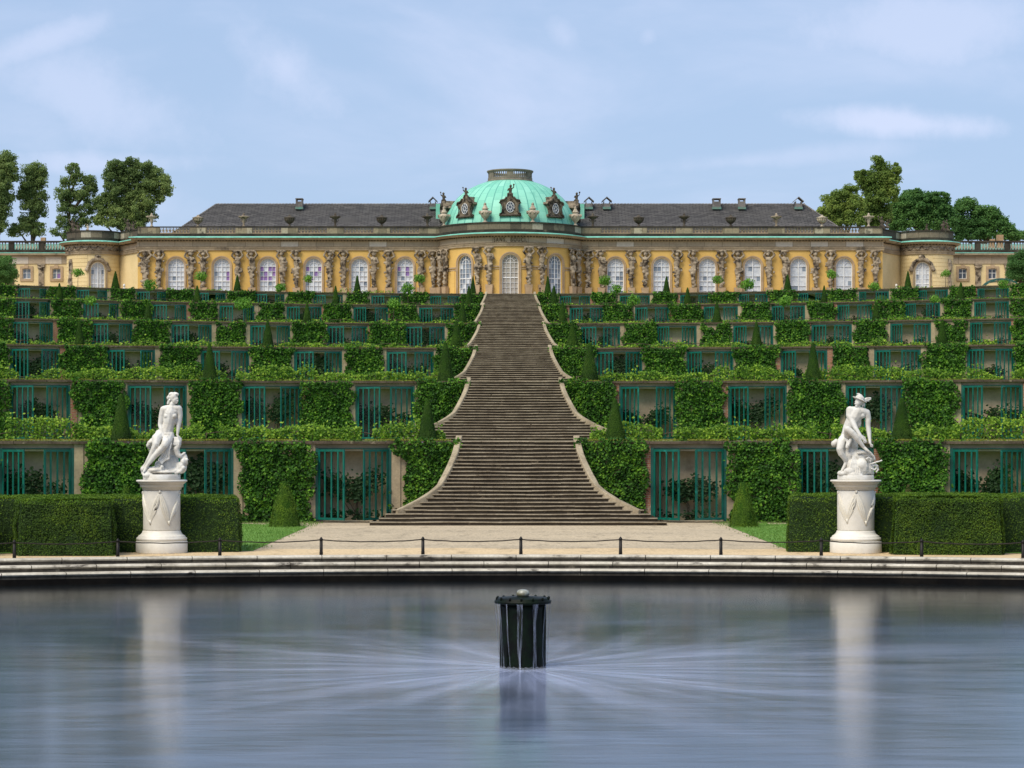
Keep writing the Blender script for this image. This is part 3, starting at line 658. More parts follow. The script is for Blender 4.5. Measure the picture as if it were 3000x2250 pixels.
yewbox('yew_hedge', [gp(2308, 67.2), gp(3420, 66.6), gp(3420, 70.6), gp(2320, 70.6)], 1.63, 'long yew hedge behind the marble man on the right', 60000)
yewbox('yew_hedge', [gp(2617, 65.6), gp(2935, 65.4), gp(2930, 67.0), gp(2625, 67.0)], 1.66, 'front yew block with even face, right of the marble man', 36000)

# ================================================================ topiary cones
def cone_arrays(h, rb, rt, n, seed, size, power=1.0, amp=.04):
    z = (1 - np.sqrt(rng.random(n))) * h * 1.0; z = np.clip(z, .02, h)
    a = rng.random(n) * 2 * PI; r = rt + (rb - rt) * (1 - (z / h) ** power)
    bumpy = (vn(a * 2.2, z * 2.5, seed) - .5) * amp * 2 + rng.normal(size=n) * (.020 if amp > .03 else .009)
    r = r + bumpy
    C = np.column_stack([r * np.cos(a), r * np.sin(a), z])
    N_ = np.column_stack([np.cos(a), np.sin(a), np.full(n, .45)]) + rng.normal(size=(n, 3)) * .28
    return C, N_
CONES = {}
def cone_proto(kind):
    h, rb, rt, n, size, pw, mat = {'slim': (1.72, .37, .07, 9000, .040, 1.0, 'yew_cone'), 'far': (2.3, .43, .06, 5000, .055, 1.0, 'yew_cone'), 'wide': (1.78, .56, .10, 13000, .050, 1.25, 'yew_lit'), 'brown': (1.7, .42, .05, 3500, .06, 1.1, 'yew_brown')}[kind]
    mb = MB(); mb.lathe([(rb * .96, 0), ((rt + (rb - rt) * (1 - .25 ** pw)) * .985, h * .25), ((rt + (rb - rt) * (1 - .5 ** pw)) * .985, h * .5), ((rt + (rb - rt) * (1 - .75 ** pw)) * .98, h * .75), (rt * .95, h * .975), (rt * .5, h)], 0, 0, 0, 24, sm=True)
    core = mb.build('core', 'yew_solid'); COL.objects.unlink(core)
    C, N_ = cone_arrays(h, rb, rt, n, len(kind), size, pw, .05 if kind == 'wide' else .015)
    V, Q = leafarrays(C, N_, size, asp=.45, droop=-.3)
    fo = npmesh('foliage', V, Q, mat); COL.objects.unlink(fo)
    return h, core.data, fo.data
def put_cone(kind, x, y, z, height, label, wid=1.0):
    if kind not in CONES: CONES[kind] = cone_proto(kind)
    h, c, fo = CONES[kind]; s = height / h
    e = empty('topiary_cone', (x, y, z), label, 'topiary', 'clipped yew cones')
    e.scale = (s * wid, s * wid, s); e.rotation_euler.z = random.uniform(0, 6.28)
    for nm, me in (('core', c), ('foliage', fo)):
        o = link(nm, me, e)
    return e
# ground level ones
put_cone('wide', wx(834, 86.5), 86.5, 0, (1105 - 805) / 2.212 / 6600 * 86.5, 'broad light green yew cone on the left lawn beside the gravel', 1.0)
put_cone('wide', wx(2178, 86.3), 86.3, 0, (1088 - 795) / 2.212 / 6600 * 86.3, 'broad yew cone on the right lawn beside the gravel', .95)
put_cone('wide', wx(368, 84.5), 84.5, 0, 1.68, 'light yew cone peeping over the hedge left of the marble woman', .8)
put_cone('brown', wx(2661, 84.5), 84.5, 0, 1.70, 'reddish brown yew cone tip showing above the right hedge', .8)
# on the terraces: (level, centre px, width px, height px)
def c1(x): return x / 2.212
def c2(x): return 1000 + x / 2.212
def c3(x): return 2000 + x / 2.212
LV = ['lowest', 'second', 'third', 'fourth', 'fifth', 'top']
cones = {1: [(c1(785), 118, 305), (c2(558), 108, 273), (c2(1773), 116, 275), (c3(1420), 123, 280)],
         2: [(c1(1358), 90, 240), (c2(675), 98, 252), (c2(1608), 102, 250), (c3(845), 90, 248)],
         3: [(c1(515), 62, 160), (c1(1735), 72, 178), (c2(745), 72, 176), (c2(1497), 75, 176), (c3(478), 70, 168), (c3(1682), 72, 166)],
         4: [(c1(960), 52, 130), (c1(1990), 54, 135), (c2(785), 55, 152), (c2(1433), 55, 145), (c3(222), 56, 140), (c3(1253), 52, 120)],
         5: [(c1(385), 50, 102), (c1(1278), 52, 108), (c1(2175), 46, 120), (c2(827), 50, 124), (c2(1378), 54, 126), (c3(32), 50, 108), (c3(917), 44, 108), (c3(1803), 50, 108)],
         6: [(c1(748), 50, 108), (c1(1538), 46, 104), (c2(103), 46, 114), (c2(853), 38, 112), (c2(1338), 42, 114), (c2(2107), 46, 108), (c3(680), 50, 106), (c3(1460), 45, 108)]}
EDGE = {1: 'the edge above the lowest wall', 2: 'the second terrace edge', 3: 'the third terrace edge', 4: 'the fourth terrace edge', 5: 'the fifth terrace edge', 6: 'the palace terrace edge'}
for lv, lst in cones.items():
    nl = sum(1 for c in lst if c[0] < 1495)
    for i, (px, wpx, hpx) in enumerate(lst):
        x = wx(px, DC[lv - 1]); D = wallD(lv - 1, x) + 1.15; x = wx(px, D)
        s = F / D; z = TZ * lv
        # height so that its tip shows where surveyed
        h = hpx / 2.212 / s + max(0, ((z - H) / (D - 1.15) - (z - H) / D) * F / s)
        kind = 'slim' if lv <= 2 else 'far'; hh, rb = (1.72, .37) if lv <= 2 else (2.3, .43)
        wid = 1.14 * (wpx / 2.212 / s / 2 / rb) / (h / hh)
        side = 'left' if px < 1495 else 'right'; ordn = (nl - i) if px < 1495 else (i - nl + 1)
        put_cone(kind, x, D, z, h, 'slim dark yew cone on %s, %s %s of the stairs' % (EDGE[lv], NUM[ordn - 1], side), wid)

# ================================================================ terraces
niche = {0: [(-68, 62), (-3, 217), (462, 684), (924, 1147), (1906, 2129), (2337, 2560), (2783, 3006)],
         1: [(-308, -135), (27, 206), (373, 547), (708, 884), (1041, 1215), (1814, 1983), (2133, 2305), (2477, 2651), (2816, 2997), (3160, 3335)],
         2: [(-253, -107), (29, 175), (311, 454), (588, 730), (861, 1002), (1132, 1271), (1744, 1882), (2011, 2149), (2287, 2424), (2561, 2698), (2833, 2974), (3107, 3250)],
         3: [(-205, -80), (33, 155), (268, 388), (502, 620), (732, 850), (958, 1077), (1186, 1303), (1701, 1817), (1924, 2041), (2148, 2266), (2377, 2496), (2608, 2728), (2841, 2963), (3075, 3197)],
         4: [(-165, -58), (40, 146), (243, 347), (445, 546), (642, 745), (839, 942), (1035, 1137), (1227, 1329), (1668, 1769), (1860, 1961), (2061, 2162), (2260, 2359), (2453, 2556), (2652, 2755), (2854, 2957), (3055, 3160)],
         5: [(-125, -38), (51, 136), (224, 314), (400, 487), (574, 661), (744, 833), (918, 1004), (1087, 1175), (1259, 1347), (1640, 1729), (1815, 1904), (1992, 2081), (2164, 2250), (2337, 2425), (2516, 2605), (2689, 2778), (2863, 2957), (3045, 3135)]}
niche[0] = niche[0][1:]
niche[0] = [(-465, -242)] + niche[0] + [(3230, 3453)]
NH = 3.02          # niche height
def pxX(k, px):
    x = wx(px, DC[k])
    for _ in range(6): x = wx(px, wallD(k, x))
    return x
WF = [1, 1.06, 1.09, 1.115, 1.115, 1.13]
PU = [0, .06, .13, .25, .34, .42, .56, .69, .80, .93, 1.0]; PH = [5.5, 5.25, 4.87, 4.05, 3.57, 3.25, 3.0, 2.8, 2.66, 2.56, 2.52]
def halfw(k, u): return float(np.interp(u, PU, PH)) * (WF[k] if u < .98 else WF[k])
coverage = {(0, 'R', 0): .86, (1, 'R', 0): .85, (3, 'L', 3): .55, (3, 'R', 0): .9, (2, 'L', 1): .75, (3, 'R', 2): .45, (3, 'R', 5): .5, (4, 'L', 4): .6, (2, 'R', 3): .7}
def figmesh(seed):
    r_ = np.random.default_rng(seed); mb = MB(); Cs = []
    for i in range(6):
        x1 = r_.uniform(-1.1, 1.1); z1 = r_.uniform(1.5, 2.1)
        pts = [(0 + .05 * i, 0, 0), (x1 * .4, -.08, z1 * .45), (x1, -.12, z1)]
        mb.tube(pts, [.022, .016, .007], 5)
        for t in np.linspace(.45, 1, 8):
            p = np.array(pts[1]) * (1 - t) + np.array(pts[2]) * t
            Cs.append(p + r_.normal(size=(20, 3)) * [.22, .05, .2])
    for i in range(5): Cs.append(np.array([r_.uniform(-1.1, 1.1), -.1, .22]) + r_.normal(size=(26, 3)) * [.22, .06, .14])
    C = np.concatenate(Cs); C[:, 2] = np.abs(C[:, 2]); C[:, 1] = -np.abs(C[:, 1])
    st = mb.build('stems', 'bark'); COL.objects.unlink(st)
    V, Q = leafarrays(C, r_.normal(size=C.shape) * .5 + [0, -1, .3], .17, asp=.8)
    fo = npmesh('foliage', V, Q, 'fig'); COL.objects.unlink(fo)
    return st.data, fo.data
FIGS = [figmesh(s) for s in range(4)]
LS = [.125, .14, .165, .185, .205, .23]      # leaf cluster sizes
DENS = [520, 400, 290, 220, 170, 130]
sidew = {-1: 'left', 1: 'right'}
for k in range(6):
    z0 = TZ * k; xlim = {0: 29, 1: 36, 2: 43, 3: 50, 4: 57, 5: 64}[k]
    def fn(x, off, z, k=k):
        sl = -2 * KC * x; L = math.hypot(1, sl); nx, ny = sl / L, -1 / L     # outward normal (towards the garden)
        return (x + nx * off, wallD(k, x) + ny * off, z)
    for sg in (-1, 1):
        nis = sorted([(pxX(k, a), pxX(k, b)) for a, b in niche[k]], key=lambda t: abs(t[0]))
        nis = [n_ for n_ in nis if n_[0] * sg > 0]
        side = sidew[sg]
        xin = halfw(k, 1.0) * sg + .1 * -sg
        base = (sg * (xlim + 3) / 2, wallD(k, (xlim + 3) / 2), z0)
        tw = empty('terrace_wall', base, '%s terrace wall %s of the stairs, stuccoed with open green glazed doors' % (LV[k], side), 'wall', 'terrace walls of the vineyard hill')
        body = MB(); lin = MB(); cop = MB(); inner = MB()
        edges = [xin]; 
        for a, b in nis:
            lo, hi = (a, b) if sg > 0 else (b, a); edges += [lo, hi]
        edges.append(sg * xlim)
        panels = [(edges[i], edges[i + 1]) for i in range(0, len(edges), 2)]
        for pi_, (a, b) in enumerate(panels):
            p, q = min(a, b), max(a, b); w_ = .36 if q - p > 1.5 else .1
            sub = [p, p + w_] + list(np.linspace(p + w_, q - w_, max(2, int((q - p) / 1.5) + 1)))[1:] + [q]
            for i in range(len(sub) - 1):
                isp = (i == 0 or i == len(sub) - 2)
                inmost = (pi_ == 0 and ((sg > 0 and i == 0) or (sg < 0 and i == len(sub) - 2)))
                body.mbox(fn, sub[i], sub[i + 1], -.7, .0 if not isp else .05, z0 - .05, z0 + TZ - .121, 1 if (isp and random.random() < .22 and not inmost) else 0)
        for a, b in nis:
            p, q = min(a, b), max(a, b)
            inner.mbox(fn, p - .3, q + .3, -1.10, -.98, z0 - .05, z0 + NH + .1); [inner.mbox(fn, u, v, -.98, -.703, z0 - .05, z0 + NH + .1) for u, v in ((p - .3, p), (q, q + .3))]; inner.mbox(fn, p - .3, q + .3, -1.10, -.724, z0 + NH + .1, z0 + TZ - .03)               # back of the niche
            inner.mbox(fn, p, q, -.98, -.02, z0 - .05, z0 + .06)            # sill
            lin.mbox(fn, p, q, -.70, -.12, z0 + NH - .13, z0 + TZ - .121)           # beam over the niche
        n_ = int(xlim / 1.6); cx = np.linspace(xin, sg * xlim, n_ + 1)
        for i in range(n_):
            a, b = min(cx[i], cx[i + 1]), max(cx[i], cx[i + 1]); dz = .006 * math.sin(i * 2.3 + k)
            cop.mbox(fn, a + .008, b - .008, -.72, .16, z0 + TZ - .118, z0 + TZ + dz)
        body.build('masonry', ['stucco', 'brick'], tw); lin.build('lintel', 'lintel', tw); cop.build('coping', 'coping', tw); inner.build('niche_lining', 'stucco_in', tw)
        # doors
        for ni, (a, b) in enumerate(nis):
            p, q = min(a, b), max(a, b); fr = MB(); t_ = .13
            for (u, v) in ((p + .004, p + t_), (q - t_, q - .004)): fr.mbox(fn, u, v, -.10, .06, z0 + .065, z0 + NH - .01)
            fr.mbox(fn, p + t_, q - t_, -.08, -.02, z0 + NH - .045, z0 + NH - .005)
            fr.build('door_frame', 'teal_dark', tw)
            wleaf = (q - p) / 2 - .12; zb, zt = z0 + .10, z0 + NH - .06
            for hs in (-1, 1):
                hx = p + t_ if hs < 0 else q - t_
                hp = Vector(fn(hx, .075, 0)); tx = Vector(fn(hx + .01, .075, 0)) - hp; tx.normalize(); no = Vector((tx.y, -tx.x, 0))
                ang = R(43 + random.uniform(-7, 8))
                dirv = (tx * (-hs) * math.cos(ang) + no * math.sin(ang)).normalized(); thn = Vector((dirv.y, -dirv.x, 0))
                def lf(a_, b_, z, hp=hp, dirv=dirv, thn=thn): v = hp + dirv * a_ + thn * b_; return (v.x, v.y, z)
                dm = MB(); T = .070 if k < 2 else .082; T2 = .038 if k < 2 else .045; dt = .022
                dm.mbox(lf, 0, T * 1.3, -dt, dt, zb, zt); dm.mbox(lf, wleaf - T * 1.3, wleaf, -dt, dt, zb, zt)
                dm.mbox(lf, T * 1.3, wleaf - T * 1.3, -dt, dt, zt - T * 1.3, zt); dm.mbox(lf, T * 1.3, wleaf - T * 1.3, -dt, dt, zb, zb + T * 1.3)
                for j in range(1, 4):
                    c_ = wleaf * j / 4; dm.mbox(lf, c_ - T2, c_ + T2, -dt * .8, dt * .8, zb + T * 1.3, zt - T * 1.3)
                dr = dm.build('door', 'teal', tw)
                gm = MB(); gm.add([lf(.03, 0, zb + .03), lf(wleaf - .03, 0, zb + .03), lf(wleaf - .03, 0, zt - .03), lf(.03, 0, zt - .03)], [(0, 1, 2, 3)])
                gm.build('pane', 'door_glass', dr, fix=False)
                if k < 2:
                    hm = MB(); hm.mbox(lf, wleaf - .06, wleaf - .035, dt + .002, dt + .05, zb + 1.35, zb + 1.5); hm.mbox(lf, wleaf - .13, wleaf + .01, -dt - .03, -dt - .002, zb + 1.40, zb + 1.43); hm.build('handle', 'teal_dark', dr)
            # fig espalier in the niche
            x_ = (p + q) / 2 + random.uniform(-.25, .25); st, fo = FIGS[(ni + k * 2 + (sg > 0)) % 4]
            P0 = fn(x_, -.55, z0 + .05); rz = math.atan2(Vector(fn(x_ + .1, 0, 0))[1] - Vector(fn(x_, 0, 0))[1], .1)
            e = empty('fig_shrub', P0, 'dark leafy fig shrub inside the %s niche %s of the stairs, %s wall' % (NUM[ni], side, LV[k]), 'shrub', 'fig shrubs inside the wall niches')
            s_ = (q - p) / 3.1 * random.uniform(.98, 1.2); e.scale = (s_ * random.choice((-1, 1)), 1, random.uniform(.75, 1.15)); e.rotation_euler.z = rz
            link('stems', st, e); link('foliage', fo, e)
        # climbing vines on the panels
        for pi_, (a, b) in enumerate(panels):
            p, q = min(a, b), max(a, b)
            if pi_ == 0:
                pass
            w_ = q - p; cov = coverage.get((k, 'L' if sg < 0 else 'R', pi_), random.uniform(.88, 1.0))
            if abs(a) > xlim - 1: continue
            mL, mR = random.uniform(.12, .42), random.uniform(.12, .42)
            n = int(w_ * TZ * DENS[k])
            if pi_ == 0: mL, mR = ((-.3, mR) if sg > 0 else (mL, -.3))
            x = rng.uniform(p - .12, q + .12, n); z = rng.uniform(.02, TZ + .12, n)
            ed = np.minimum(x - p - mL + (vn(z * 1.6, z * 0, pi_ * 3 + k) - .5) * .5, q - x - mR + (vn(z * 1.6, z * 0, pi_ * 3 + k + 40) - .5) * .5)
            top = np.where(z > TZ - .05, (vn(x * 1.3, x * 0, k + 3) - .45) * 1.5, 1)
            v = vn(x * 1.7, z * 1.7, k * 5 + pi_ + (sg > 0) * 3) * .65 + vn(x * 5, z * 5, pi_) * .35
            keep = (v + np.clip(ed, -.3, .35) * 1.6 + (cov - 1) * .9 > .20) & (top > 0) & (v + .25 + (TZ - z) * .6 - (1 - cov) * 1.2 > .25)
            x = x[keep]; z = z[keep]; v = v[keep]
            off = .06 + rng.random(len(x)) * .12 + v * .28 + np.where(z > TZ - .4, .08, 0)
            C = np.array([fn(xx, oo, zz + z0) for xx, oo, zz in zip(x, off, z)])
            sl = -2 * KC * x; N_ = np.column_stack([sl, -np.ones(len(x)), np.full(len(x), .45)]) + rng.normal(size=(len(x), 3)) * .8
            if len(x) < 10: continue
            e_o = fn((p + q) / 2, 0, z0)
            st = MB()
            for j in range(3):
                xx = p + w_ * (.25 + .25 * j); st.tube([fn(xx, .05, z0), fn(xx + .1, .07, z0 + 1.2), fn(xx - .1 + .2 * j, .06, z0 + 2.4)], [.025, .018, .01], 5)
            e = empty('climbing_vine', e_o, ('green vine filling the wall between stairs and first niche, %s wall, %s side' % (LV[k], side)) if pi_ == 0 else
                      'green vine on the %s wall just outside the %s niche %s of the stairs' % (LV[k], NUM[pi_ - 1], side), 'vine', 'climbing vines on the terrace walls')
            st.build('stem', 'bark', e)
            V1, Q1 = leafarrays(C, N_, LS[k], asp=.85); nb_ = len(x) // 2; ii = rng.integers(0, len(x), nb_)
            C2 = np.array([fn(x[i] + .05, .03, min(z[i], TZ - .25) + z0) for i in ii]); V2, Q2 = leafarrays(C2, rng.normal(size=(nb_, 3)) * .3 + [0, -1, 0], LS[k] * 1.5, asp=.95)
            npmesh('foliage', np.concatenate([V1, V2]), np.concatenate([Q1, Q2 + len(V1)]), ['vine', 'fig'], e, e_o, matidx=np.concatenate([np.zeros(len(Q1)), np.ones(len(Q2))]))
        # grape row along the edge above this wall
        lv = k + 1
        if lv <= 5:
            hh = [.90, .74, .44, .33, .24][k]; dn = [480, 380, 260, 210, 190][k]
            x0_ = halfw(k, 1) + .5; L_ = xlim - x0_; n = int(L_ * dn * hh)
            x = rng.uniform(x0_, xlim, n); env = hh * (.30 + .95 * vn(x * .62, x * 0, k + 11) + .6 * (vn(x * 2.3, x * 0, k + 5) - .5))
            env = np.where(x - x0_ < 1.0, env * .8, env)
            z = rng.random(n) ** .8 * env; dp = 1.9 + (rng.random(n) - .5) * .9 * (1 - .4 * z / hh)
            sh = rng.random(n) < .05; z = np.where(sh, env + rng.random(n) ** 2 * .34, z)
            gapm = vn(x * .8, x * 0 + 9, k + 20) > (.12 if k < 2 else .2)
            x = x[gapm]; z = z[gapm]; dp = dp[gapm]
            X = x * sg
            C = np.column_stack([X, wallD(k, X) + dp, z0 + TZ + z])
            N_ = rng.normal(size=(len(X), 3)) * .7 + [0, -.8, .7]
            o_ = (sg * (x0_ + xlim) / 2, wallD(k, (x0_ + xlim) / 2) + 1.9, z0 + TZ)
            e = empty('vine_row', o_, 'low light green grapevine row along the terrace above the %s wall, %s of the stairs' % (LV[k], side), 'vine row', 'grapevine rows along the terraces')
            leaves('foliage', C, N_, LS[k] * .95, 'grape', e, o_, asp=.85, droop=0)
            cb = MB(); xs = np.linspace(x0_ + .3, xlim, 60)
            for i in range(59):
                for m0 in (sg * xs[i],): pass
                cb.tube([(sg * xs[i], wallD(k, xs[i]) + 1.95, z0 + TZ + .28 + .1 * math.sin(i)), (sg * xs[i + 1], wallD(k, xs[i + 1]) + 1.95, z0 + TZ + .28 + .1 * math.sin(i + 1))], .02, 5)
                if i % 2 == 0: cb.tube([(sg * xs[i], wallD(k, xs[i]) + 1.95, z0 + TZ), (sg * xs[i] + .05, wallD(k, xs[i]) + 1.95, z0 + TZ + .35)], .03, 5)
            cb.build('stem', 'bark', e)
        # low overgrowth on the coping itself
        n = [5200, 2600, 1500, 1200, 1000, 900][k]
        x = sg * rng.uniform(halfw(k, 1) + .2, xlim, n); g_ = vn(x * .9, x * 0, k + 33) > .30; x = x[g_]
        C = np.column_stack([x, wallD(k, x) + rng.uniform(.10, .5, len(x)), np.full(len(x), z0 + TZ + .02) + rng.random(len(x)) * .05])
        o_ = (sg * xlim / 2, wallD(k, xlim / 2), z0 + TZ)
        o = leaves('moss', C, rng.normal(size=C.shape) + [0, -1, 1], .07 if k < 2 else .1, 'moss', None, o_, asp=.5, droop=-1)
        tag(o, 'yellow green moss and grass on the coping of the %s wall, %s side' % (LV[k], side), 'moss', kind='stuff')
# terrace floors
for k in range(6):
    XE = [29, 36, 43, 50, 57, 64][k]; z = TZ * (k + 1) - .012; mb = MB(); xs = np.linspace(-XE, XE, 79)
    for i in range(78):
        x0, x1 = xs[i], xs[i + 1]
        b0, b1 = (wallD(k + 1, x0) + .2, wallD(k + 1, x1) + .2) if k < 5 else (2500, 2500)
        mb.add([(x0, wallD(k, x0) + .15, z), (x1, wallD(k, x1) + .15, z), (x1, b1, z), (x0, b0, z)], [(0, 1, 2, 3)])
    for sg in (-1, 1):
        ya, yb_ = wallD(k, XE) + .15, (wallD(k + 1, XE) + .2 if k < 5 else 300)
        mb.add([(sg * XE, ya, z), (sg * XE, yb_, z), (sg * XE, yb_, z - TZ), (sg * XE, ya, z - TZ)], [(0, 1, 2, 3)])
        if k == 5: mb.add([(sg * 64, ya - .2, z - .01), (sg * 2500, ya - .2, z - .01), (sg * 2500, 2500, z - .01), (sg * 64, 2500, z - .01)], [(0, 1, 2, 3)])
    o = mb.build('terrain', 'lawn' if k < 5 else 'gravel', origin=(0, DC[k], z)); tag(o, 'level ground above the %s terrace wall' % LV[k], 'ground', kind='structure')

for sg, side in ((-1, 'left'), (1, 'right')):
    xs = np.concatenate([np.linspace(27, 66, 24), [90, 140, 300, 900, 2500]]); ys = np.linspace(66, 256, 60); vs = []
    for x in xs:
        D_ = [wallD(q, min(x, 64)) - .4 for q in range(6)]; D_.append(D_[-1] + 1)
        for y in ys: vs.append((sg * x, y, float(np.interp(y, D_, [-.05, 3.2, 6.5, 9.8, 13.1, 16.4, 19.6]))))
    mb = MB(); ny = len(ys); mb.add(vs, [(i * ny + j, (i + 1) * ny + j, (i + 1) * ny + j + 1, i * ny + j + 1) for i in range(len(xs) - 1) for j in range(ny - 1)], 0, True)
    o = mb.build('hill', 'hill_grass', origin=(sg * 60, 160, 8)); tag(o, 'grassy bank closing the terraces on the %s side' % side, 'hill', kind='structure')
# ================================================================ the great staircase
st_ = empty('staircase', (0, DC[0] - 4.1, 0), 'wide weathered stone staircase climbing the terraces between curved parapets', 'staircase')
NS, RZ, TR = 22, .15, 4.1 / 22
for k in range(6):
    z0 = TZ * k; y0 = DC[k] - 4.1; mb = MB(); prx = .24 * 1
    for i in range(NS):
        u = i / NS; hw = halfw(k, min(1, u + .02)) - (.12 if u > .14 else -.25 + .0 * i)
        if i == 0: hw = 5.8 * WF[k]
        elif i == 1: hw = 5.45 * WF[k]
        elif i == 2: hw = 5.2 * WF[k]
        z = z0 + i * RZ; yf = y0 + i * TR
        # riser block reaching back under the next steps
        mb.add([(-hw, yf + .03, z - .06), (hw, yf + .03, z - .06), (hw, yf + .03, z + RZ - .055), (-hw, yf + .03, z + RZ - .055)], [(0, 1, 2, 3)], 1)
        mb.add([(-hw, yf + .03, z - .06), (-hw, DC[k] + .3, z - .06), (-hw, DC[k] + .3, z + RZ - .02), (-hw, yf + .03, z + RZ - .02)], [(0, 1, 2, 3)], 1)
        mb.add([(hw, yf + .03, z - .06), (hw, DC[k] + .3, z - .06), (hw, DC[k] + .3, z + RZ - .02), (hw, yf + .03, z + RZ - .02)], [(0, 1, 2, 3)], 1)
        # worn slabs with rounded nosings
        nsl = 5; cuts = [-hw] + sorted([random.uniform(-hw * .8, hw * .8) for _ in range(nsl - 1)]) + [hw]
        lastback = yf + TR + .05 if i < NS - 1 else DC[k] + .35
        for j in range(nsl):
            a, b = cuts[j] + .003, cuts[j + 1] - .003
            if b - a < .05: continue
            dz = random.uniform(-.007, .005); dy = random.uniform(-.008, .008); m_ = 6
            ys = [(lastback, 0), (yf + .0 + dy, 0), (yf - .022 + dy, -.012), (yf - .028 + dy, -.03), (yf - .018 + dy, -.048), (yf + .035, -.056)]
            vs = []
            for t in range(m_ + 1):
                xx = a + (b - a) * t / m_; ww = .006 * math.sin(xx * 1.9 + i * 1.3) - .01 * math.exp(-(xx / 1.6) ** 2)
                for (yy, zz) in ys: vs.append((xx, yy, z + RZ + dz + zz + (ww if zz > -.05 else 0)))
            L_ = len(ys)
            mb.add(vs, [(t * L_ + s, (t + 1) * L_ + s, (t + 1) * L_ + s + 1, t * L_ + s + 1) for t in range(m_) for s in range(L_ - 1)], 0, True)
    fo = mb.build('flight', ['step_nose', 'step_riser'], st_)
    for sg in (-1, 1):
        pm = MB(); us = np.linspace(.125, 1.0, 30); P_ = []
        for u in us:
            P_.append((halfw(k, u) - .12, y0 + u * NS * TR, z0 + u * TZ + .17 + .05 * u))
        P_.append((P_[-1][0], P_[-1][1] + .35, P_[-1][2]))
        sec = []
        for i, (x, y, z) in enumerate(P_):
            a = Vector(P_[max(0, i - 1)][:2]); b = Vector(P_[min(len(P_) - 1, i + 1)][:2]); t = (b - a).normalized(); nn = Vector((-t.y, t.x))
            if nn.x < 0: nn = -nn
            c = Vector((x, y)); i_ = c - nn * .125; o_ = c + nn * .125
            zb = z0 - .05 if True else 0
            sec += [(sg * i_.x, i_.y, z0 + us[min(i, 29)] * TZ - .3), (sg * i_.x, i_.y, z - .03), (sg * (i_ + nn * .03).x, i_.y, z), (sg * (o_ - nn * .03).x, o_.y, z), (sg * o_.x, o_.y, z - .03), (sg * o_.x, o_.y, zb)]
        n_ = len(P_)
        pm.add(sec, [(i * 6 + j, (i + 1) * 6 + j, (i + 1) * 6 + j + 1, i * 6 + j + 1) for i in range(n_ - 1) for j in range(5)] + [tuple(range(6)), tuple(range((n_ - 1) * 6, n_ * 6))], 0)
        pm.build('parapet', 'parapet', st_)
for k in range(6):
    z = TZ * (k + 1)
    mb = MB(); hw_ = halfw(k, 1) - .13; mb.box(-hw_, hw_, DC[k] + .352, DC[k] + 1.9, z - .1, z - .002); mb.build('landing', 'step_nose', st_)
    mb = MB(); y1 = DC[k + 1] - 4.15 if k < 5 else 262; mb.add([(-3.4, DC[k] + 1.9, z - .006), (3.4, DC[k] + 1.9, z - .006), (3.4, y1, z - .006), (-3.4, y1, z - .006)], [(0, 1, 2, 3)])
    o = mb.build('path', 'gravel', origin=(0, DC[k] + 2, z)); tag(o, 'gravel path crossing the terrace above the %s flight of steps' % LV[k], 'path', kind='structure')
# grassy slips and a sandstone edge beside the stair foot are part of the ground

# ================================================================ the palace
PD = 268.; PZ = TZ * 6
BCY, BR = 271.2, 9.0; CCX, CCY, CR = 50.95, 276.4, 3.35
# plan of the garden front, left to right
half = []
phis = np.linspace(0, math.acos(3.2 / 9.0), 25)
for ph in phis: half.append((BR * math.sin(ph), BCY - BR * math.cos(ph)))
half.append((44.3, 268.0)); half.append((44.3, 270.2))
for a in np.linspace(R(-75), R(112), 34): half.append((CCX + CR * math.sin(a), CCY - CR * math.cos(a)))
half.append((54.0, 284.0))
plan = [(-x, y) for x, y in reversed(half[1:])] + half
PN = len(plan)
S = [0.]
for a, b in zip(plan[:-1], plan[1:]): S.append(S[-1] + math.dist(a, b))
def pl(s):
    i = int(np.clip(np.searchsorted(S, s) - 1, 0, PN - 2)); t = (s - S[i]) / (S[i + 1] - S[i])
    a, b = plan[i], plan[i + 1]; L = S[i + 1] - S[i]; tx, ty = (b[0] - a[0]) / L, (b[1] - a[1]) / L
    return (a[0] + (b[0] - a[0]) * t, a[1] + (b[1] - a[1]) * t), (ty, -tx)
def fp(s, off, z):
    (x, y), (nx, ny) = pl(s); return (x + nx * off, y + ny * off, z)
S0 = S[PN - 1] / 2      # the axis
ibow = 24
def s_of(i): return S[len(half) - 1 + i] if i >= 0 else S[len(half) - 1 + i]
SB = S[len(half) - 1 + ibow] - S0      # half length of the bow
SC = S[len(half) - 1 + ibow + 1] - S0   # corner of the main front
SL = S[len(half) - 1 + ibow + 3] - S0  # start of the round cabinet
def s_x(x):   # main straight front
    return S0 + math.copysign(SB + abs(x) - half[ibow][0], x)
def s_phi(ph): return S0 + BR * ph
pal = empty('palace', (0, PD, PZ), 'long yellow single storey palace with green copper dome and sculpted figures on its front', 'palace')
def offpath(i0, i1, off):
    out = []
    for i in range(i0, i1 + 1):
        a = Vector(plan[max(i - 1, 0)]); b = Vector(plan[i]); c = Vector(plan[min(i + 1, PN - 1)])
        d1 = (b - a); d2 = (c - b)
        if d1.length < 1e-6: d1 = d2
        if d2.length < 1e-6: d2 = d1
        d1.normalize(); d2.normalize(); n1 = Vector((d1.y, -d1.x)); n2 = Vector((d2.y, -d2.x))
        out.append(b + (n1 + n2) * off / max(.35, 1 + n1.dot(n2)))
    return out
def sweep(mb, i0, i1, prof, m=0, sm=False):
    paths = [offpath(i0, i1, o_) for o_, z in prof]; n = i1 - i0 + 1
    vs = [(paths[j][i].x, paths[j][i].y, prof[j][1]) for j in range(len(prof)) for i in range(n)]
    mb.add(vs, [(j * n + i, j * n + i + 1, (j + 1) * n + i + 1, (j + 1) * n + i) for j in range(len(prof) - 1) for i in range(n - 1)], m, sm)
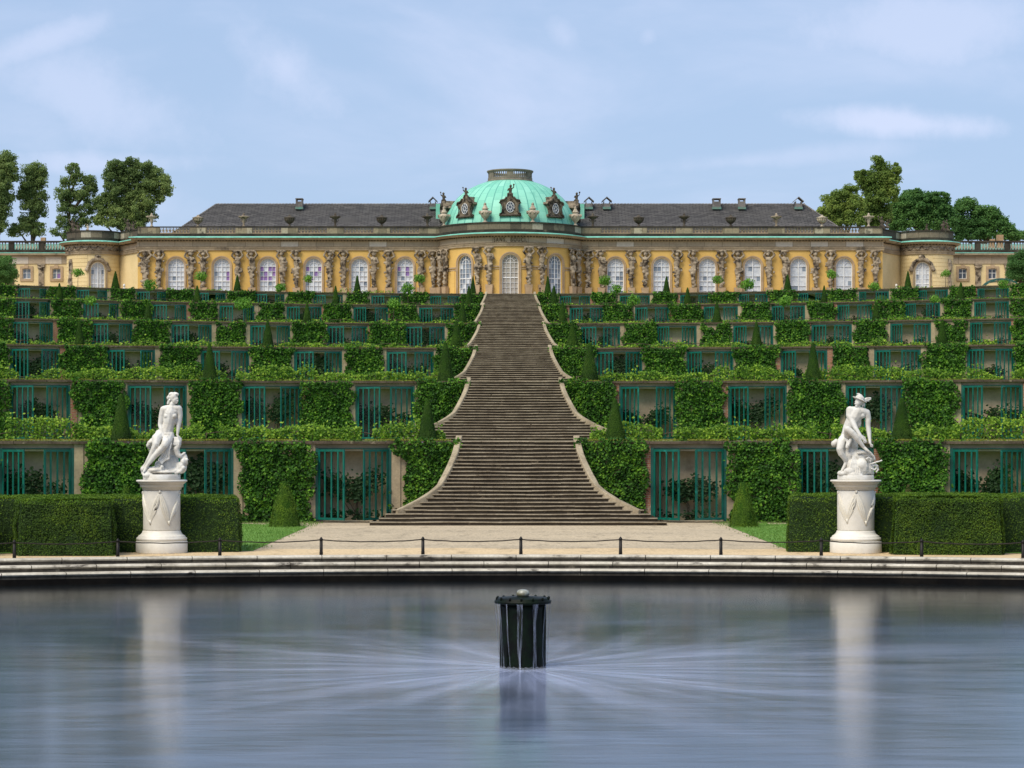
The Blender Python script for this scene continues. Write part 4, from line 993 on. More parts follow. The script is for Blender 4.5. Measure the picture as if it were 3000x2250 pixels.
# --- windows
ZS = 23.97; WH = .99
wins = []     # (s centre, half width, spring z, style, purple cells)
def fs1(c): return wx(c1(c), PD)
mainx = [(fs1(1141), 0, []), (fs1(1437), 0, [(2, 3), (3, 3)]), (fs1(1735), 0, [(1, 0), (1, 2), (1, 3), (2, 1), (2, 3), (3, 0), (3, 1), (3, 2)]), (fs1(2032), 0, [(1, 0), (1, 3), (2, 2), (3, 1)]),
         (wx(c2(117), PD), 0, []), (wx(c2(413), PD), 0, [(1, 0), (1, 2), (2, 2)]), (wx(c2(1777), PD), 0, []), (wx(c2(2075), PD), 0, []),
         (wx(c3(160), PD), 0, []), (wx(c3(455), PD), 1, []), (wx(c3(751), PD), 1, []), (wx(c3(1047), PD), 1, [])]
for x, st, pu in mainx: wins.append((s_x(x), WH, ZS, st, pu, 'm'))
wins.append((s_phi(0), 1.0, 23.97, 0, 'warm', 'b')); wins.append((s_phi(R(-36.5)), 1.0, 23.97, 0, 'grey', 'b')); wins.append((s_phi(R(36.5)), 1.0, 23.97, 0, 'grey', 'b'))
iC = len(half) - 1 + ibow + 3
def s_cab(sgn, ang):     # ang: from the cabinet's front, positive outward
    return S0 + sgn * (SL + CR * (R(75) + ang))
for sgn in (-1, 1): wins.append((s_cab(sgn, R(-17)), .92, 24.0, 0, [], 'c'))
zb, zt = PZ - .05, 25.9
opens = sorted([(s - h, s + h, s, h, zs) for s, h, zs, *_ in wins])
def wallstrip(mb, sa, sb, m):
    pts = sorted(set([sa, sb] + [s for s in S if sa < s < sb] + [s for o_ in opens for s in (o_[0], o_[1]) if sa < s < sb]))
    for a, b in zip(pts[:-1], pts[1:]):
        mid = (a + b) / 2; op = next((o_ for o_ in opens if o_[0] < mid < o_[1]), None)
        if b - a < 1e-4: continue
        e = 1e-5
        A = lambda z: fp(a + e, 0, z); B = lambda z: fp(b - e, 0, z)
        if op is None: mb.add([A(zb), B(zb), B(zt), A(zt)], [(0, 1, 2, 3)], m)
    for o_ in opens:
        if not (sa <= o_[0] and o_[1] <= sb): continue
        s_, h, zs = o_[2:]; K = 18
        for i in range(K):
            u0, u1 = -math.cos(PI * i / K), -math.cos(PI * (i + 1) / K)
            a, b = s_ + h * u0, s_ + h * u1; za, zb_ = zs + h * math.sqrt(max(0, 1 - u0 * u0)), zs + h * math.sqrt(max(0, 1 - u1 * u1))
            mb.add([fp(a, 0, za), fp(b, 0, zb_), fp(b, 0, zt), fp(a, 0, zt)], [(0, 1, 2, 3)], m)
            mb.add([fp(a, 0, za), fp(b, 0, zb_), fp(b, -.4, zb_), fp(a, -.4, za)], [(0, 1, 2, 3)], m)
        for sg in (-1, 1): mb.add([fp(s_ + sg * h, 0, zb), fp(s_ + sg * h, 0, zs), fp(s_ + sg * h, -.4, zs), fp(s_ + sg * h, -.4, zb)], [(0, 1, 2, 3)], m)
for nm, sa, sb, mt in (('wall', S0 - SB, S0 + SB, 'yellow'), ('wall', S0 - SC, S0 - SB, 'yellow'), ('wall', S0 + SB, S0 + SC, 'yellow')):
    mb = MB(); wallstrip(mb, sa, sb, 0); mb.build(nm, mt, pal, fix=False)
for sgn, mt in ((-1, 'cream'), (1, 'cream')):
    mb = MB(); a, b = sorted((S0 + sgn * SC, S0 + sgn * (S[-1] - S0 - .01))); wallstrip(mb, a, b, 0)
    o = mb.build('cabinet_wall', mt, pal, fix=False); o['label'] = 'pale cream wall of the round end pavilion'
# block behind (closes the volume)
mb = MB(); mb.box(-44.2, 44.2, 269.2, 286, PZ, 27.9); mb.box(-54, -44.2, 276, 286, PZ, 27.9); mb.box(44.2, 54, 276, 286, PZ, 27.9)
mb.build('core', 'curtain_grey', pal)
# horizontal rustication on the round pavilions
for sgn in (-1, 1):
    mb = MB()
    for j in range(11):
        z = PZ + .8 + j * .47
        a, b = s_cab(sgn, R(-70)), s_cab(sgn, R(80)); a, b = sorted((a, b)); K = 24
        for i in range(K):
            u, v = a + (b - a) * i / K, a + (b - a) * (i + 1) / K; cw = s_cab(sgn, R(-17))
            if abs((u + v) / 2 - cw) < 1.32: continue
            mb.mbox(fp, u, v, .004, .035, z + .03, z + .43)
    mb.build('rustication', 'cream', pal)
def arch_ring(mb, s_, zs, r0, r1, d0, d1, m=0, K=16, zlow=None, keyed=False):
    for i in range(K):
        a, b = PI * i / K, PI * (i + 1) / K; q = []
        for r_, an in ((r0, a), (r1, a), (r1, b), (r0, b)): q.append((s_ - r_ * math.cos(an), zs + r_ * math.sin(an)))
        c = [fp(u, d1, z) for u, z in q] + [fp(u, d0, z) for u, z in q]
        mb.add(c, [(0, 1, 2, 3), (0, 1, 5, 4), (1, 2, 6, 5), (2, 3, 7, 6), (3, 0, 4, 7)], m)
    if zlow is not None:
        for sg in (-1, 1):
            a, b = sorted((s_ + sg * r0, s_ + sg * r1)); mb.mbox(fp, a, b, d0, d1, zlow, zs, m)
for (s_, h, zs, style, pu, kind) in wins:
    wt = {'m': .25, 'b': .26, 'c': .2}[kind]
    mb = MB(); arch_ring(mb, s_, zs, h, h + wt * .55, -.05, .07, zlow=PZ); arch_ring(mb, s_, zs, h + wt * .55, h + wt, -.05, .12, zlow=PZ)
    o = mb.build('window', 'surround' if kind != 'c' else 'stone', pal)
    fr = MB(); d0, d1 = -.33, -.26
    arch_ring(fr, s_, zs, h - .09, h - .0, d0, d1, zlow=PZ)
    fr.mbox(fp, s_ - .04, s_ + .04, d0, d1 + .02, PZ, zs + h - .03)
    rowh = .575; t = .016
    cols = (-.5, .5) if style == 0 else ()
    for c_ in cols: fr.mbox(fp, s_ + h * c_ - t, s_ + h * c_ + t, d0, d1, PZ, zs)
    for j in range(7):
        z = zs - j * rowh
        if style == 1 and j % 2 == 1: continue
        tt = .05 if j in (3,) else t * (1 if j else 1.2)
        fr.mbox(fp, s_ - h + .09, s_ + h - .09, d0, d1 + .005, z - tt, z + tt)
    if style == 0:
        arch_ring(fr, s_, zs, h * .5 - .02, h * .5 + .025, d0, d1)
        for an in (30, 60, 120, 150):
            a = R(an); p0 = (s_ + h * .5 * math.cos(a), zs + h * .5 * math.sin(a)); p1 = (s_ + h * math.cos(a), zs + h * math.sin(a))
            fr.tube([fp(p0[0], -.29, p0[1]), fp(p1[0], -.29, p1[1])], .025, 4, sm=False)
    else:
        for sg in (-1, 1):
            K = 10
            for i in range(K):
                a, b = PI * i / K, PI * (i + 1) / K; r_ = h * .5
                fr.tube([fp(s_ + sg * h * .5 - r_ * math.cos(a) * .95, -.29, zs + r_ * math.sin(a)), fp(s_ + sg * h * .5 - r_ * math.cos(b) * .95, -.29, zs + r_ * math.sin(b))], .028, 4, sm=False)
    fr.build('window_frame', 'white_paint', o)
    pn = MB(); mats = ['curtain', 'curtain_grey', 'curtain_warm', 'purple']
    bm_ = 0
    for j in range(7):
        for c_ in range(4):
            mi = 1 if random.random() < .16 else 0
            if pu == 'grey': mi = 1 if (c_ + j) % 5 else 0
            elif pu == 'warm': mi = 2
            elif (j + 1, c_) in pu: mi = 3
            x0, x1 = s_ + h * (-1 + c_ * .5), s_ + h * (-.5 + c_ * .5); z1, z0_ = zs - j * rowh, zs - (j + 1) * rowh
            tl = random.uniform(-.012, .012)
            pn.add([fp(x0, -.36 + tl, z0_), fp(x1, -.36 - tl, z0_), fp(x1, -.36 - tl, z1), fp(x0, -.36 + tl, z1)], [(0, 1, 2, 3)], mi)
    K = 14
    pn.add([fp(s_, -.36, zs)] + [fp(s_ - h * math.cos(PI * i / K), -.36, zs + h * math.sin(PI * i / K)) for i in range(K + 1)], [(0, i + 1, i + 2) for i in range(K)], 1 if pu == 'grey' else 2 if pu == 'warm' else 0)
    pn.build('pane', mats, o, fix=False)
    if kind == 'c':   # shell ornament over the pavilion windows
        pr = []
        for i in range(15):
            a = PI * i / 14; q = fp(s_ - (h + .32) * math.cos(a), .18, zs + (h + .32) * math.sin(a)); pr.append(('e', q, (.2 + .07 * (i % 2), .16, .2 + .07 * (i % 3 == 0))))
        q = fp(s_, .2, zs + h + .62); pr.append(('e', q, (.42, .2, .22))); 
        for sg in (-1, 1): pr.append(('e', fp(s_ + sg * (h + .42), .18, zs - .05), (.26, .16, .26)))
        sculpt('shell_ornament', [(p[0], tuple(np.array(p[1]) - np.array(q)), p[2]) for p in pr], .06, 'figure_stone', pal, q, 1, .08)
        zz = 24.6; q = fp(s_cab(1 if s_ > S0 else -1, R(46)), .1, 23)
        sculpt('relief_ornament', [('l', [(0, 0, 2.1, .22), (.05, 0, 1.2, .30), (-.05, 0, .3, .22), (0, 0, -.8, .26), (0, 0, -1.8, .14)]), ('e', (.2, 0, 1.6), (.2, .15, .2)), ('e', (-.2, 0, -.4), (.2, .15, .25))], .06, 'figure_stone', pal, q, 1, .1)
# impost band and flat pilaster strips on the bow
mb = MB()
for i in range(40):
    a, b = S0 - SB + 2 * SB * i / 40, S0 - SB + 2 * SB * (i + 1) / 40; m_ = (a + b) / 2
    if any(abs(m_ - w_[0]) < w_[1] + .25 for w_ in wins): continue
    mb.mbox(fp, a, b, .003, .10, 23.45, 23.62)
    mb.mbox(fp, a, b, .003, .06, 23.2, 23.3)
mb.build('impost_band', 'surround', pal)
for s_ in [S0 + SB * q for q in (-.93, -.70, -.32, -.205, .205, .32, .70, .93)]: mb = MB(); mb.mbox(fp, s_ - .33, s_ + .33, .004, .05, PZ, 23.18); mb.build('pilaster', 'yellow', pal)
# --- entablature
i0, i1 = 0, PN - 1
mb = MB()
sweep(mb, i0, i1, [(0, 25.86), (.16, 25.86), (.16, 26.08), (.20, 26.10), (.20, 26.28), (.26, 26.30)], 0)
sweep(mb, i0, i1, [(.26, 26.30), (.10, 26.33), (.10, 26.9)], 1)
sweep(mb, i0, i1, [(.10, 26.9), (.28, 26.93), (.28, 27.03), (.40, 27.06), (.75, 27.10), (.80, 27.2), (.90, 27.25), (.92, 27.31)], 0)
mb.build('entablature', ['stone', 'stone_pale'], pal, fix=False)
mb = MB(); sweep(mb, i0, i1, [(.925, 27.29), (.95, 27.31), (.95, 27.40), (.05, 27.54)]); mb.build('copper_flashing', 'copper_edge', pal, fix=False)
mb = MB(); s = .3
while s < S[-1] - .3:
    mb.mbox(fp, s, s + .17, .27, .40, 26.94, 27.04); s += .36
mb.build('dentil_band', 'stone_dark', pal)
# swags under the cornice of the round pavilions
for sgn in (-1, 1):
    mb = MB()
    for j in range(9):
        a = s_cab(sgn, R(-68 + j * 17)); b = s_cab(sgn, R(-68 + (j + 1) * 17))
        mb.tube([fp(a + (b - a) * t / 6, .16, 26.8 - .35 * math.sin(PI * t / 6)) for t in range(7)], [.05, .09, .12, .13, .12, .09, .05], 6)
    mb.build('swag', 'figure_stone', pal)
# --- parapets: solid on bow and pavilions, balustrade on the straight fronts
nb0, nb1 = len(half) - 1 - ibow, len(half) - 1 + ibow
mb = MB(); sweep(mb, 0, PN - 1, [(.06, 27.5), (.06, 27.86), (-.02, 27.88)], 1)
sweep(mb, nb0, nb1, [(.02, 27.86), (.02, 28.56)], 0); sweep(mb, nb0, nb1, [(.02, 28.56), (.12, 28.58), (.12, 28.72), (-.6, 28.72), (-.6, 27.9)], 1)
for (a, b) in ((0, nb0 - 2), (nb1 + 2, PN - 1)):
    sweep(mb, a, b, [(.02, 27.86), (.02, 28.58)], 0); sweep(mb, a, b, [(.02, 28.58), (.12, 28.60), (.12, 28.74), (-.5, 28.74), (-.5, 27.9)], 1)
mb.build('parapet', ['stone_block', 'stone_dark'], pal, fix=False)
bays = []     # (pier centre px)
pier = [c1(880), c1(1283), c1(1580), c1(1877), c1(2173), c2(262), c2(558)]; pierR = [c2(1630), c2(1927), c3(10), c3(312), c3(607), c3(903), c3(1205)]
for lst, sgn in ((pier, -1), (pierR, 1)):
    cs = [s_x(wx(p, PD)) for p in lst]
    if sgn < 0: cs[0] = S0 - SC + .9
    else: cs[-1] = s_x(wx(c3(1215), PD))
    mp_ = MB(); ml = MB(); mr = MB()
    for i, c in enumerate(cs):
        hw = .98
        if sgn < 0 and i == 0: a, b = S0 - SC + .02, s_x(wx(c1(1035), PD))
        elif sgn > 0 and i == len(cs) - 1: a, b = s_x(wx(c3(1145), PD)), S0 + SC - .02
        elif (sgn < 0 and i == len(cs) - 1): a, b = c - hw, S0 - SB
        elif (sgn > 0 and i == 0): a, b = S0 + SB, c + hw
        else: a, b = c - hw, c + hw
        mp_ = MB(); mp_.mbox(fp, a, b, -.55, .03, 27.87, 28.56); mp_.build('balustrade_pier', 'stone_pier', pal); bays.append((a, b))
    bs_ = bays[-len(cs):]
    for (a0, b0), (a1, b1) in zip(bs_[:-1], bs_[1:]):
        ml = MB(); n_ = max(3, int((a1 - b0) / .36))
        for j in range(n_ + 1):
            c = b0 + (a1 - b0) * j / n_; 
            ml.mbox(fp, c - .045, c + .045, -.35, -.13, 27.89, 28.55)
            if j < n_:
                cc = c + (a1 - b0) / n_ / 2; zc = 28.22
                for sa_ in (-1, 1):
                    ml.tube([fp(cc - .14, -.24, zc), fp(cc, -.24, zc + sa_ * .30), fp(cc + .14, -.24, zc)], .035, 4, sm=False)
        ml.mbox(fp, b0, a1, -.45, .0, 27.875, 27.95); ml.mbox(fp, b0, a1, -.35, -.13, 28.20, 28.25); ml.build('balustrade', 'surround', pal)
    mr.mbox(fp, *( (S0 - SC, S0 - SB) if sgn < 0 else (S0 + SB, S0 + SC)), -.62, .13, 28.563, 28.72)
    mr.build('balustrade_rail', 'stone_dark', pal)
# --- roof
rf = MB(); ye, yr, yb, ze, zr = 269.6, 277, 285.4, 28.0, 32.25
xe, xr = 40.4, 36.1
K = 14
rf.add([(-xe, ye, ze), (xe, ye, ze), (xr, yr, zr), (-xr, yr, zr)], [(0, 1, 2, 3)]); rf.add([(-xe, yb, ze), (xe, yb, ze), (xr, yr, zr), (-xr, yr, zr)], [(3, 2, 1, 0)])
rf.add([(-xe, ye, ze), (-xr, yr, zr), (-xe, yb, ze)], [(0, 1, 2)]); rf.add([(xe, ye, ze), (xr, yr, zr), (xe, yb, ze)], [(0, 1, 2)])
# tile courses as real thin ledges
for j in range(25):
    t0, t1 = j / 25, (j + 1) / 25
    y0_, y1_ = ye + (yr - ye) * t0, ye + (yr - ye) * t1; za, zb_ = ze + (zr - ze) * t0, ze + (zr - ze) * t1
    xa, xb = xe + (xr - xe) * t0, xe + (xr - xe) * t1
    rf.add([(-xa, y0_ - .04, za + .07), (xa, y0_ - .04, za + .07), (xb, y1_, zb_ + .03), (-xb, y1_, zb_ + .03)], [(0, 1, 2, 3)])
    rf.add([(-xa, y0_ - .04, za + .07), (xa, y0_ - .04, za + .07), (xa, y0_, za - .03), (-xa, y0_, za - .03)], [(0, 1, 2, 3)])
roof = rf.build('roof', 'tiles', pal, fix=False)
mb = MB(); x = -xr
while x < xr: mb.tube([(x, yr, zr + .03), (x + .36, yr, zr + .05)], [.10, .13], 6, sm=False); x += .4
for sg in (-1, 1):
    for j in range(22):
        t0, t1 = j / 22, (j + .95) / 22; mb.tube([(sg * (xe + (xr - xe) * t0), ye + (yr - ye) * t0 - .05, ze + (zr - ze) * t0 + .04), (sg * (xe + (xr - xe) * t1), ye + (yr - ye) * t1 - .05, ze + (zr - ze) * t1 + .05)], [.13, .1], 6, sm=False)
mb.build('ridge_tiles', 'slate', roof)
M('copper_base', (.10, .26, .21), (.14, .20, .16), 2, .8)
def chim(px0, px1, tri=False):
    mb = MB(); a, b = wx(px0, 275.5), wx(px1, 275.5); m_ = (a + b) / 2
    mb.box(a - .06, b + .06, 275.05, 276.45, 31.5, 31.78, 1)
    if not tri:
        mb.box(a, b, 275.1, 276.4, 31.782, 32.45); mb.box(a, a + .14, 275.1, 276.4, 32.45, 32.72); mb.box(b - .14, b, 275.1, 276.4, 32.45, 32.72); mb.box(a - .04, b + .04, 275.05, 276.45, 32.72, 32.84)
    else:
        mb.box(a, b, 275.1, 276.3, 31.782, 32.2); mb.box(a, a + .1, 275.1, 276.3, 32.2, 32.45); mb.box(b - .1, b, 275.1, 276.3, 32.2, 32.45)
        for (p, q) in ((a - .2, m_), (b + .2, m_)): mb.hexa([(p, 275, 32.38), (q, 275, 32.92), (q, 276.4, 32.92), (p, 276.4, 32.38), (p, 275, 32.5), (q, 275, 33.04), (q, 276.4, 33.04), (p, 276.4, 32.5)])
    mb.build('chimney', ['slate', 'copper_base'], roof)
for a, b, t in ((c1(1918), c1(1962), 0), (c2(575), c2(612), 1), (c2(1583), c2(1626), 1), (c2(1698), c2(1742), 1), (c3(195), c3(245), 0), (c3(362), c3(405), 0), (c3(728), c3(772), 1)): chim(a, b, t)
# --- dome
dm = MB()
prof = [(8.25, 28.55), (8.2, 28.9), (8.05, 29.4), (7.9, 29.9), (7.62, 30.55), (7.1, 31.45), (6.35, 32.35), (5.6, 33.0), (4.83, 33.5), (3.9, 33.95), (2.95, 34.28), (2.7, 34.32)]
dm.lathe([(r_, z) for r_, z in prof], 0, BCY, 0, 96)
dome = dm.build('dome', 'copper', pal)
sm_ = MB()
for k in range(22):
    a = 2 * PI * (k + .5) / 22; sm_.tube([(r_ * math.cos(a) * 1.001, BCY + r_ * math.sin(a) * 1.001, z + .0) for r_, z in prof[1:]], .014, 4, sm=False)
sm_.build('standing_seam', 'copper', dome)
for sg in (-1, 1):
    mb = MB(); mb.box(sg * 8.0 - 1.0, sg * 8.0 + 1.0, 273.2, 275.5, 29.5, 31.95); o = mb.build('dome_annex', 'copper', dome)
lt = MB(); lr = 2.68
lt.lathe([(lr + .12, 34.25), (lr + .14, 34.4), (lr + .05, 34.45), (lr, 34.5), (lr, 34.78), (lr - .25, 34.78), (lr - .25, 34.3)], 0, BCY, 0, 64, cap=False, sm=False)
lt.lathe([(lr - .25, 35.38), (lr, 35.38), (lr, 35.5), (lr + .12, 35.54), (lr + .12, 35.66), (lr - .25, 35.66), (lr - .25, 35.38)], 0, BCY, 0, 64, cap=False, sm=False)
for k in range(60):
    a = 2 * PI * k / 60 + PI / 2; g_ = k % 10
    solid = g_ in (0, 1, 9)
    wd = .15 if solid else .035
    c_, s__ = math.cos(a), math.sin(a)
    def fl(u, o_, z, c_=c_, s__=s__): return (c_ * (lr - .05 - o_) - s__ * u, BCY + s__ * (lr - .05 - o_) + c_ * u, z)
    lt.mbox(fl, -wd, wd, .0, .14, 34.78, 35.38)
    if not solid: lt.mbox(fl, -.08, .08, .02, .12, 35.02, 35.10)
M('lantern_stone', (.24, .205, .16), (.17, .15, .12), .8, .9, stain=((.08, .07, .055), 1.5, .55, .75, 1), fine=(5, .2), spec=.1)
o = lt.build('lantern', 'lantern_stone', dome, fix=True)
M('dormer_stone', (.15, .12, .085), (.24, .195, .14), 1.1, .9, stain=((.035, .03, .025), 1.7, .44, .62, 1), fine=(7, .3), spec=.15)
# --- oculus dormers
def cherub(seed, h=1.0):
    r_ = random.Random(seed); s = h
    arm = r_.choice((-1, 1))
    return [('e', (0, 0, .12 * s), (.24 * s, .2 * s, .16 * s)), ('l', [(0, 0, .22 * s, .15 * s), (.03 * arm * s, -.02, .5 * s, .15 * s), (.02 * arm * s, -.03, .64 * s, .09 * s)]), ('e', (.04 * arm * s, -.05 * s, .86 * s), (.12 * s, .12 * s, .14 * s)),
            ('l', [(.14 * arm * s, 0, .62 * s, .07 * s), (.3 * arm * s, -.08, .7 * s, .055 * s), (.32 * arm * s, -.1, .92 * s, .045 * s)]), ('e', (.33 * arm * s, -.1, .98 * s), (.1 * s, .08 * s, .09 * s)),
            ('l', [(-.13 * arm * s, 0, .6 * s, .07 * s), (-.24 * arm * s, -.1, .42 * s, .055 * s)]), ('l', [(.08 * s, -.05, .2 * s, .1 * s), (.2 * s, -.25 * s, .12 * s, .075 * s), (.16 * s, -.2 * s, -.12 * s, .05 * s)]), ('l', [(-.08 * s, -.05, .2 * s, .1 * s), (-.22 * s, -.22 * s, .16 * s, .075 * s), (-.25 * s, -.22 * s, -.1 * s, .05 * s)])]
for di, ang in enumerate((-84, -41, 0, 41, 84)):
    ph = R(ang); rr = 8.0 if abs(ang) < 80 else 8.1
    cx_, cy_ = rr * math.sin(ph), BCY - rr * math.cos(ph); nx, ny = math.sin(ph), -math.cos(ph)
    def fd(u, o_, z, cx_=cx_, cy_=cy_, nx=nx, ny=ny): u *= 1.08; z = 29.45 + (z - 29.5) * 1.06; return (cx_ - ny * u + nx * o_, cy_ + nx * u + ny * o_, z)
    zb0 = 29.5; mb = MB()
    outl = [(-1.15, 0), (-1.18, .28), (-.85, .42), (-.78, .9), (-.84, 1.35), (-1.12, 1.5), (-1.02, 1.72), (-.6, 1.82), (-.38, 2.12), (-.28, 2.38), (.28, 2.38), (.38, 2.12), (.6, 1.82), (1.02, 1.72), (1.12, 1.5), (.84, 1.35), (.78, .9), (.85, .42), (1.18, .28), (1.15, 0)]
    n = len(outl)
    mb.add([fd(u, .12, zb0 + z) for u, z in outl] + [fd(u * .95, -.35 - z * .45, zb0 + z) for u, z in outl] + [fd(0, .12, zb0 + .95)], [(i, (i + 1) % n, n + (i + 1) % n, n + i) for i in range(n)] + [(i, (i + 1) % n, 2 * n) for i in range(n)])
    dmr = mb.build('dormer', 'dormer_stone', pal)
    mb = MB()
    q = [(u, z) for u, z in outl]
    for a, b in ((0, 1), (18, 19)): pass
    for seg_ in (outl[4:9], outl[11:16]): mb.tube([fd(u * 1.02, .2, zb0 + z) for u, z in seg_], .11, 5)
    mb.tube([fd(-1.2, .18, zb0 + .1), fd(1.2, .18, zb0 + .1)], .13, 5)
    for sg in (-1, 1): mb.tube([fd(sg * 1.1, .2, zb0 + .2), fd(sg * .86, .22, zb0 + .45), fd(sg * .82, .2, zb0 + 1.0), fd(sg * .9, .2, zb0 + 1.4)], [.16, .11, .08, .13], 5)
    mb.build('scroll_frame', 'figure_dark', dmr)
    ov = MB(); K = 20; ov.add([fd(0, .14, zb0 + 1.0)] + [fd(.43 * math.cos(2 * PI * i / K), .14, zb0 + 1.0 + .57 * math.sin(2 * PI * i / K)) for i in range(K)], [(0, i + 1, (i + 1) % K + 1) for i in range(K)], 0)
    for rr_ in (.43, .17): ov.tube([fd(rr_ * math.cos(2 * PI * i / K), .17, zb0 + 1.0 + rr_ * 1.33 * math.sin(2 * PI * i / K)) for i in range(K + 1)], .035, 4, 1)
    for i in range(8):
        a = 2 * PI * i / 8; ov.tube([fd(.17 * math.cos(a), .17, zb0 + 1.0 + .225 * math.sin(a)), fd(.43 * math.cos(a), .17, zb0 + 1.0 + .57 * math.sin(a))], .022, 4, 1)
    ov.build('oculus_window', ['dark_glass', 'white_paint'], dmr, fix=False)
    q = fd(0, -.1, zb0 + 2.3)
    sculpt('cherub_figure', cherub(di + 3, 1.15 if di != 2 else 1.3), .05, 'figure_dark', dmr, q, 1, .05)
# --- lettering on the bow
FNT = bpy.data.curves.new('t', 'FONT')
lo = MB()
text = 'SANS, SOUCI.'
cu = bpy.data.curves.new('lettering', 'FONT'); cu.body = 'SANS,  SOUCI.'; cu.size = .70; cu.align_x = 'CENTER'; cu.align_y = 'CENTER'; cu.space_character = 1.35; cu.extrude = .03; cu.offset = .012; cu.resolution_u = 3
to = bpy.data.objects.new('tmp', cu); COL.objects.link(to); dg = bpy.context.evaluated_depsgraph_get(); dg.update()
me = bpy.data.meshes.new_from_object(to.evaluated_get(dg)); bpy.data.objects.remove(to)
vs = [v.co.copy() for v in me.vertices]; sc_x = 3.85 / (max(v.x for v in vs) - min(v.x for v in vs)); mid = (max(v.x for v in vs) + min(v.x for v in vs)) / 2
tm = MB(); tm.add([fp(S0 + (v.x - mid) * sc_x, .115 + v.z, 26.61 + v.y) for v in vs], [tuple(p.vertices) for p in me.polygons])
M('letter', (.09, .055, .02), None, 3, .6)
tm.build('lettering', 'letter', pal, fix=False)
# --- herm figures carrying the entablature
def herm(seed):
    r_ = random.Random(seed); L = r_.choice((-1, 1)); lean = r_.uniform(-.12, .12); pr = []
    pr += [('e', (lean, .05, 4.78), (.62, .32, .16)), ('e', (lean * .8, -.05, 4.42), (.2, .22, .26)), ('e', (lean * .8 + .02, .05, 4.5), (.30, .22, .24))]
    pr += [('l', [(lean * .7, 0, 4.1, .14), (lean * .5, 0, 3.85, .30), (lean * .2 - .04 * L, -.02, 3.35, .31), (-.06 * L, 0, 2.85, .27), (.05 * L, 0, 2.45, .33), (.03 * L, 0, 1.9, .25), (0, 0, 1.2, .20), (0, 0, .5, .16)])]
    pr += [('e', (lean * .5 + s * .13, -.24, 3.75), (.13, .12, .13)) for s in (-1, 1)]
    for s in (-1, 1):
        if s == L or r_.random() < .5: pr.append(('l', [(lean * .5 + s * .3, 0, 3.98, .13), (s * (.55 + .1 * r_.random()), -.12, 4.15 + .2 * r_.random(), .10), (s * .36, -.12, 4.68, .09)]))
        else: pr.append(('l', [(lean * .5 + s * .3, 0, 3.98, .13), (s * .5, -.08, 3.45, .10), (s * .1, -.3, 3.15 + .3 * r_.random(), .08)]))
    for i in range(11):
        z = 2.75 - i * .22; pr.append(('e', (r_.uniform(-.22, .22) * (1.2 - i * .05), -.15 - .08 * r_.random(), z), (.17 + .05 * r_.random(), .14, .15 + .06 * r_.random())))
    for i in range(4): pr.append(('e', (r_.choice((-1, 1)) * r_.uniform(.35, .5), -.02, r_.uniform(2.2, 3.6)), (.12, .09, .16)))
    o = sculpt('herm_figure', pr, .055, 'figure_stone', None, (0, 0, 0), 1, .06); me = o.data; bpy.data.objects.remove(o); return me
HM = [herm(s) for s in range(8)]
mb = MB()
mb.hexa([(-.28, -.26, 0), (.28, -.26, 0), (.28, .12, 0), (-.28, .12, 0), (-.40, -.30, 2.6), (.40, -.30, 2.6), (.40, .12, 2.6), (-.40, .12, 2.6)]); mb.box(-.36, .36, -.34, .12, -.2, .12)
o = mb.build('p', 'surround'); PEDM = o.data; bpy.data.objects.remove(o)
HX = [(c1(940), 1.25), (c1(1033), 1), (c1(1237), 1.1), (c1(1320), 1), (c1(1542), 1), (c1(1635), 1), (c1(1830), 1), (c1(1922), 1), (c1(2135), 1), (c2(15), 1), (c2(210), 1), (c2(308), 1), (c2(515), 1.05), (c2(597), 1),
      (c2(1685), 1.05), (c2(1878), 1), (c2(1967), 1), (c2(2175), 1), (c3(67), 1), (c3(252), 1), (c3(358), 1.1), (c3(557), 1.05), (c3(660), 1), (c3(860), 1), (c3(955), 1), (c3(1155), 1), (c3(1247), 1), (c2(1600), 1)]
hs_ = [(s_x(wx(p, PD)), w_) for p, w_ in HX]
# on the bow
for a in (-63, -55, -24.5, -15.0, 13.2, 23.5, 52, 60): hs_.append((s_phi(R(a)), 1.0))
for i, (s_, w_) in enumerate(hs_):
    (x, y), (nx, ny) = pl(s_); rz = math.atan2(nx, -ny)
    o = link('herm_figure', HM[(i * 3) % 8], pal, (x + nx * .32, y + ny * .32 - PD, 20.95 - PZ)); o.rotation_euler.z = rz; o.scale = ((-1 if i % 2 else 1) * w_ * 1.13, 1.1, 1.0)
    q = link('pedestal', PEDM, o, (0, .05, -1.15)); q.scale = (1, 1, .62 * 1.0)
